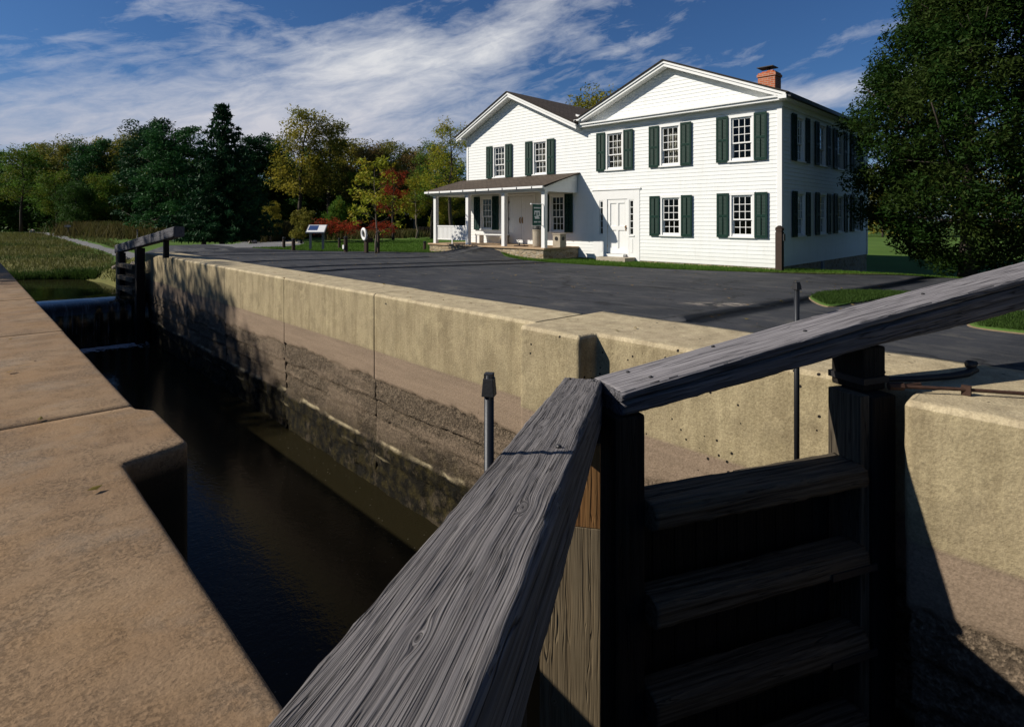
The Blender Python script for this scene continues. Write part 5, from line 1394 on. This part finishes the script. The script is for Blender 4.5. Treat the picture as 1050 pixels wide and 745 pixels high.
# big tree at the right
def big_tree():
    rng = np.random.default_rng(29); H_ = 10.6
    mb, tips = branches(rng, H_, 3.6, .10, 26, .24, 0, 3)
    C = []; Rr = []
    for e, L in tips:
        for k in range(3): C.append(np.array(e)+rng.normal(0,.42,3)); Rr.append(rng.uniform(.35,.75))
    for k in range(340):
        a = rng.random()*6.28; f = rng.random(); prof = 4.0*rng.random()**.35
        C.append(np.array([math.cos(a)*prof*rng.uniform(.75,1.08), math.sin(a)*prof*rng.uniform(.75,1.08), .5+f*(H_-.6)])); Rr.append(rng.uniform(.4,.8))
    C = np.array(C); Rr = np.array(Rr); C[:,2] = np.maximum(C[:,2], .35)
    lim = np.interp(C[:,2], [0,.6,1.2,2.2,3.8,5.5,7,9,10.4], [.4,.8,1.5,2.75,3.4,3.2,2.55,1.5,.4]); q = np.hypot(C[:,0], C[:,1])
    f = np.minimum(1, lim/np.maximum(q, .01)); C[:,:2] *= f[:,None]
    cnt = (270*(Rr/.6)**2*rng.uniform(.5,1.2,len(C))).astype(int)
    V, F, t_ = leaf_cloud(rng, C, Rr, cnt, .078, .8, .3, .62)
    return mb, V, F, t_
mb, V, F, t_ = big_tree()
p = world_at(992, 19.6); o = empty('maple_tree', (p.x,p.y,gz(p.x,p.y)), 0, 'big dark green leafy tree reaching the ground at the right side of the house', 'tree')
link('trunk', mb.mesh('trunk', True), M['bark'], o); link('crown', leaf_mesh('crown', V, F, t_), LF['near'], o)
# trees on the left bank, out of view, that throw the dappled shade on the far end of the lock wall
for i, (x, y, h_, sp) in enumerate(((-15,36,20.5,'loose'), (-21,45,23,'loose'), (-10,37.5,16.5,'airy'), (-18.5,33.5,21.5,'loose'), (-25,40,26,'loose'))):
    plant_tree('bank_tree', 'tall tree on the left bank beyond the picture edge', 0, 0, h_, sp, 'shade', 'tree', 'trees on the left bank', 'bark', i*1.7, (x, y))

for i, (x, y, h_, sp) in enumerate(((26,-9,14,'full'), (17,-15,15,'full'), (36,-5,13,'round'), (8,-17,15,'full'))):  # added trees out of view, keeping skylight off the shaded sides
    plant_tree('skylight_blocker_tree', 'large dark tree added out of view to block skylight from shaded sides', 0, 0, h_, sp, 'dark', 'tree', 'added unseen trees that block skylight', 'bark', i*1.3, (x, y))

# ------------------------------------------------------------------ light, sky, camera
EL, AZX, AZY = R(35.4), -math.cos(R(36)), math.sin(R(36))
sd = Vector((AZX*math.cos(EL), AZY*math.cos(EL), math.sin(EL)))
L = bpy.data.lights.new('sun', 'SUN'); L.energy = 5.0; L.angle = R(.53); L.color = (1, .93, .82)
lo = bpy.data.objects.new('sun', L); COL.objects.link(lo); lo.rotation_euler = (-sd).to_track_quat('-Z', 'Y').to_euler(); lo.location = (-20, 20, 30)
W = bpy.data.worlds.new('World'); S.world = W; W.use_nodes = True
nt = W.node_tree; nt.nodes.clear()
class WT(NT):
    def __init__(s): s.t = nt; s.out = nt.nodes.new('ShaderNodeOutputWorld')
w = WT()
sky = w.n('TexSky', sky_type='NISHITA'); sky.sun_disc = False; sky.sun_elevation = EL
sky.sun_rotation = math.atan2(sd.x, sd.y); sky.altitude = 200; sky.air_density = 1.0; sky.dust_density = .6; sky.ozone_density = 3.0
deep = w.mix(1.0, sky.outputs[0], (.50, .80, 1.18), 'MULTIPLY')
dirv = w.n('TexCoord').outputs['Generated']; sx, sy, sz = w.sep(dirv)[:3]
# thin streaked cirrus, placed by compass bearing and height above the horizon
az = w.math('SUBTRACT', w.math('ARCTAN2', sx, sy), YAW); el = w.math('ARCSINE', sz)
def patch(a0, e0, ra, re, amp, tilt=.0):
    da = w.math('SUBTRACT', az, R(a0)); de = w.math('SUBTRACT', el, R(e0))
    de = w.math('SUBTRACT', de, w.math('MULTIPLY', da, tilt))
    d2 = w.math('ADD', w.math('POWER', w.math('ABSOLUTE', w.math('DIVIDE', da, R(ra))), 2.0), w.math('POWER', w.math('ABSOLUTE', w.math('DIVIDE', de, R(re))), 2.0))
    return w.math('MULTIPLY', w.math('POWER', 2.718, w.math('MULTIPLY', d2, -1.0)), amp)
msk = None
for a in ((-19,12.0,17,5.0,.50,.22), (-30,6.5,26,3.4,.50,.10), (-8,15.5,13,3.0,.42,.20), (-6,7.5,14,2.6,.30,.15), (1,18.5,8,2.2,.42,.25), (-27,18.0,7,1.6,.25,.1), (-55,12,14,6,.4,0), (29,10.6,9,1.5,.62,.10), (10,15.8,4,.6,.26,.25)):
    q = patch(*a); msk = q if msk is None else w.math('ADD', msk, q)
ca_, sa_ = math.cos(.22), math.sin(.22)
s1 = w.math('ADD', w.math('MULTIPLY', az, ca_), w.math('MULTIPLY', el, sa_)); s2 = w.math('SUBTRACT', w.math('MULTIPLY', el, ca_), w.math('MULTIPLY', az, sa_))
n1 = w.noise(w.comb(w.math('MULTIPLY', s1, 5.0), w.math('MULTIPLY', s2, 17.0), 0.0), 1.0, 9, .62, .5)
n2 = w.noise(w.comb(w.math('MULTIPLY', s1, 14.0), w.math('MULTIPLY', s2, 46.0), 2.0), 1.0, 6, .65, .6)
n3 = w.noise(w.comb(w.math('MULTIPLY', s1, 3.0), w.math('MULTIPLY', s2, 7.0), 5.0), 1.0, 3, .5)
cov = w.math('ADD', msk, w.math('MULTIPLY', w.math('SUBTRACT', n1, .5), 1.5))
cov = w.math('ADD', cov, w.math('MULTIPLY', w.math('SUBTRACT', n2, .5), .9))
cov = w.math('ADD', cov, w.math('MULTIPLY', w.math('SUBTRACT', n3, .5), .7))
cm = w.ramp(cov, [(.08, 0), (.50, .42), (1.05, .95)])
ccol = w.mix(w.ramp(el, [(.08,0),(.26,1)]), (9.0,8.9,10.2), (12.6,12.7,13.0))
deep = w.mix(w.ramp(el, [(.02,.42),(.22,0)]), deep, (5.4,5.9,7.6))
fin = w.mix(cm, deep, ccol)
bg = w.n('Background'); w.l(fin, bg.inputs[0]); bg.inputs[1].default_value = .05
w.l(bg.outputs[0], w.out.inputs[0])

cd = bpy.data.cameras.new('camera'); cam = bpy.data.objects.new('camera', cd); COL.objects.link(cam)
cam.location = (0, 0, CAM_H); cam.rotation_euler = (R(90), 0, -YAW)
cd.sensor_width = 36; cd.lens = 605/1050*36; cd.shift_y = -(372.5-225.5)/1050; cd.clip_start = .05; cd.clip_end = 3000
S.camera = cam
S.view_settings.view_transform = 'Standard'; S.view_settings.look = 'None'; S.view_settings.gamma = 1; S.view_settings.exposure = .25
S.cycles.max_bounces = 8; S.cycles.transparent_max_bounces = 16; S.cycles.use_denoising = True
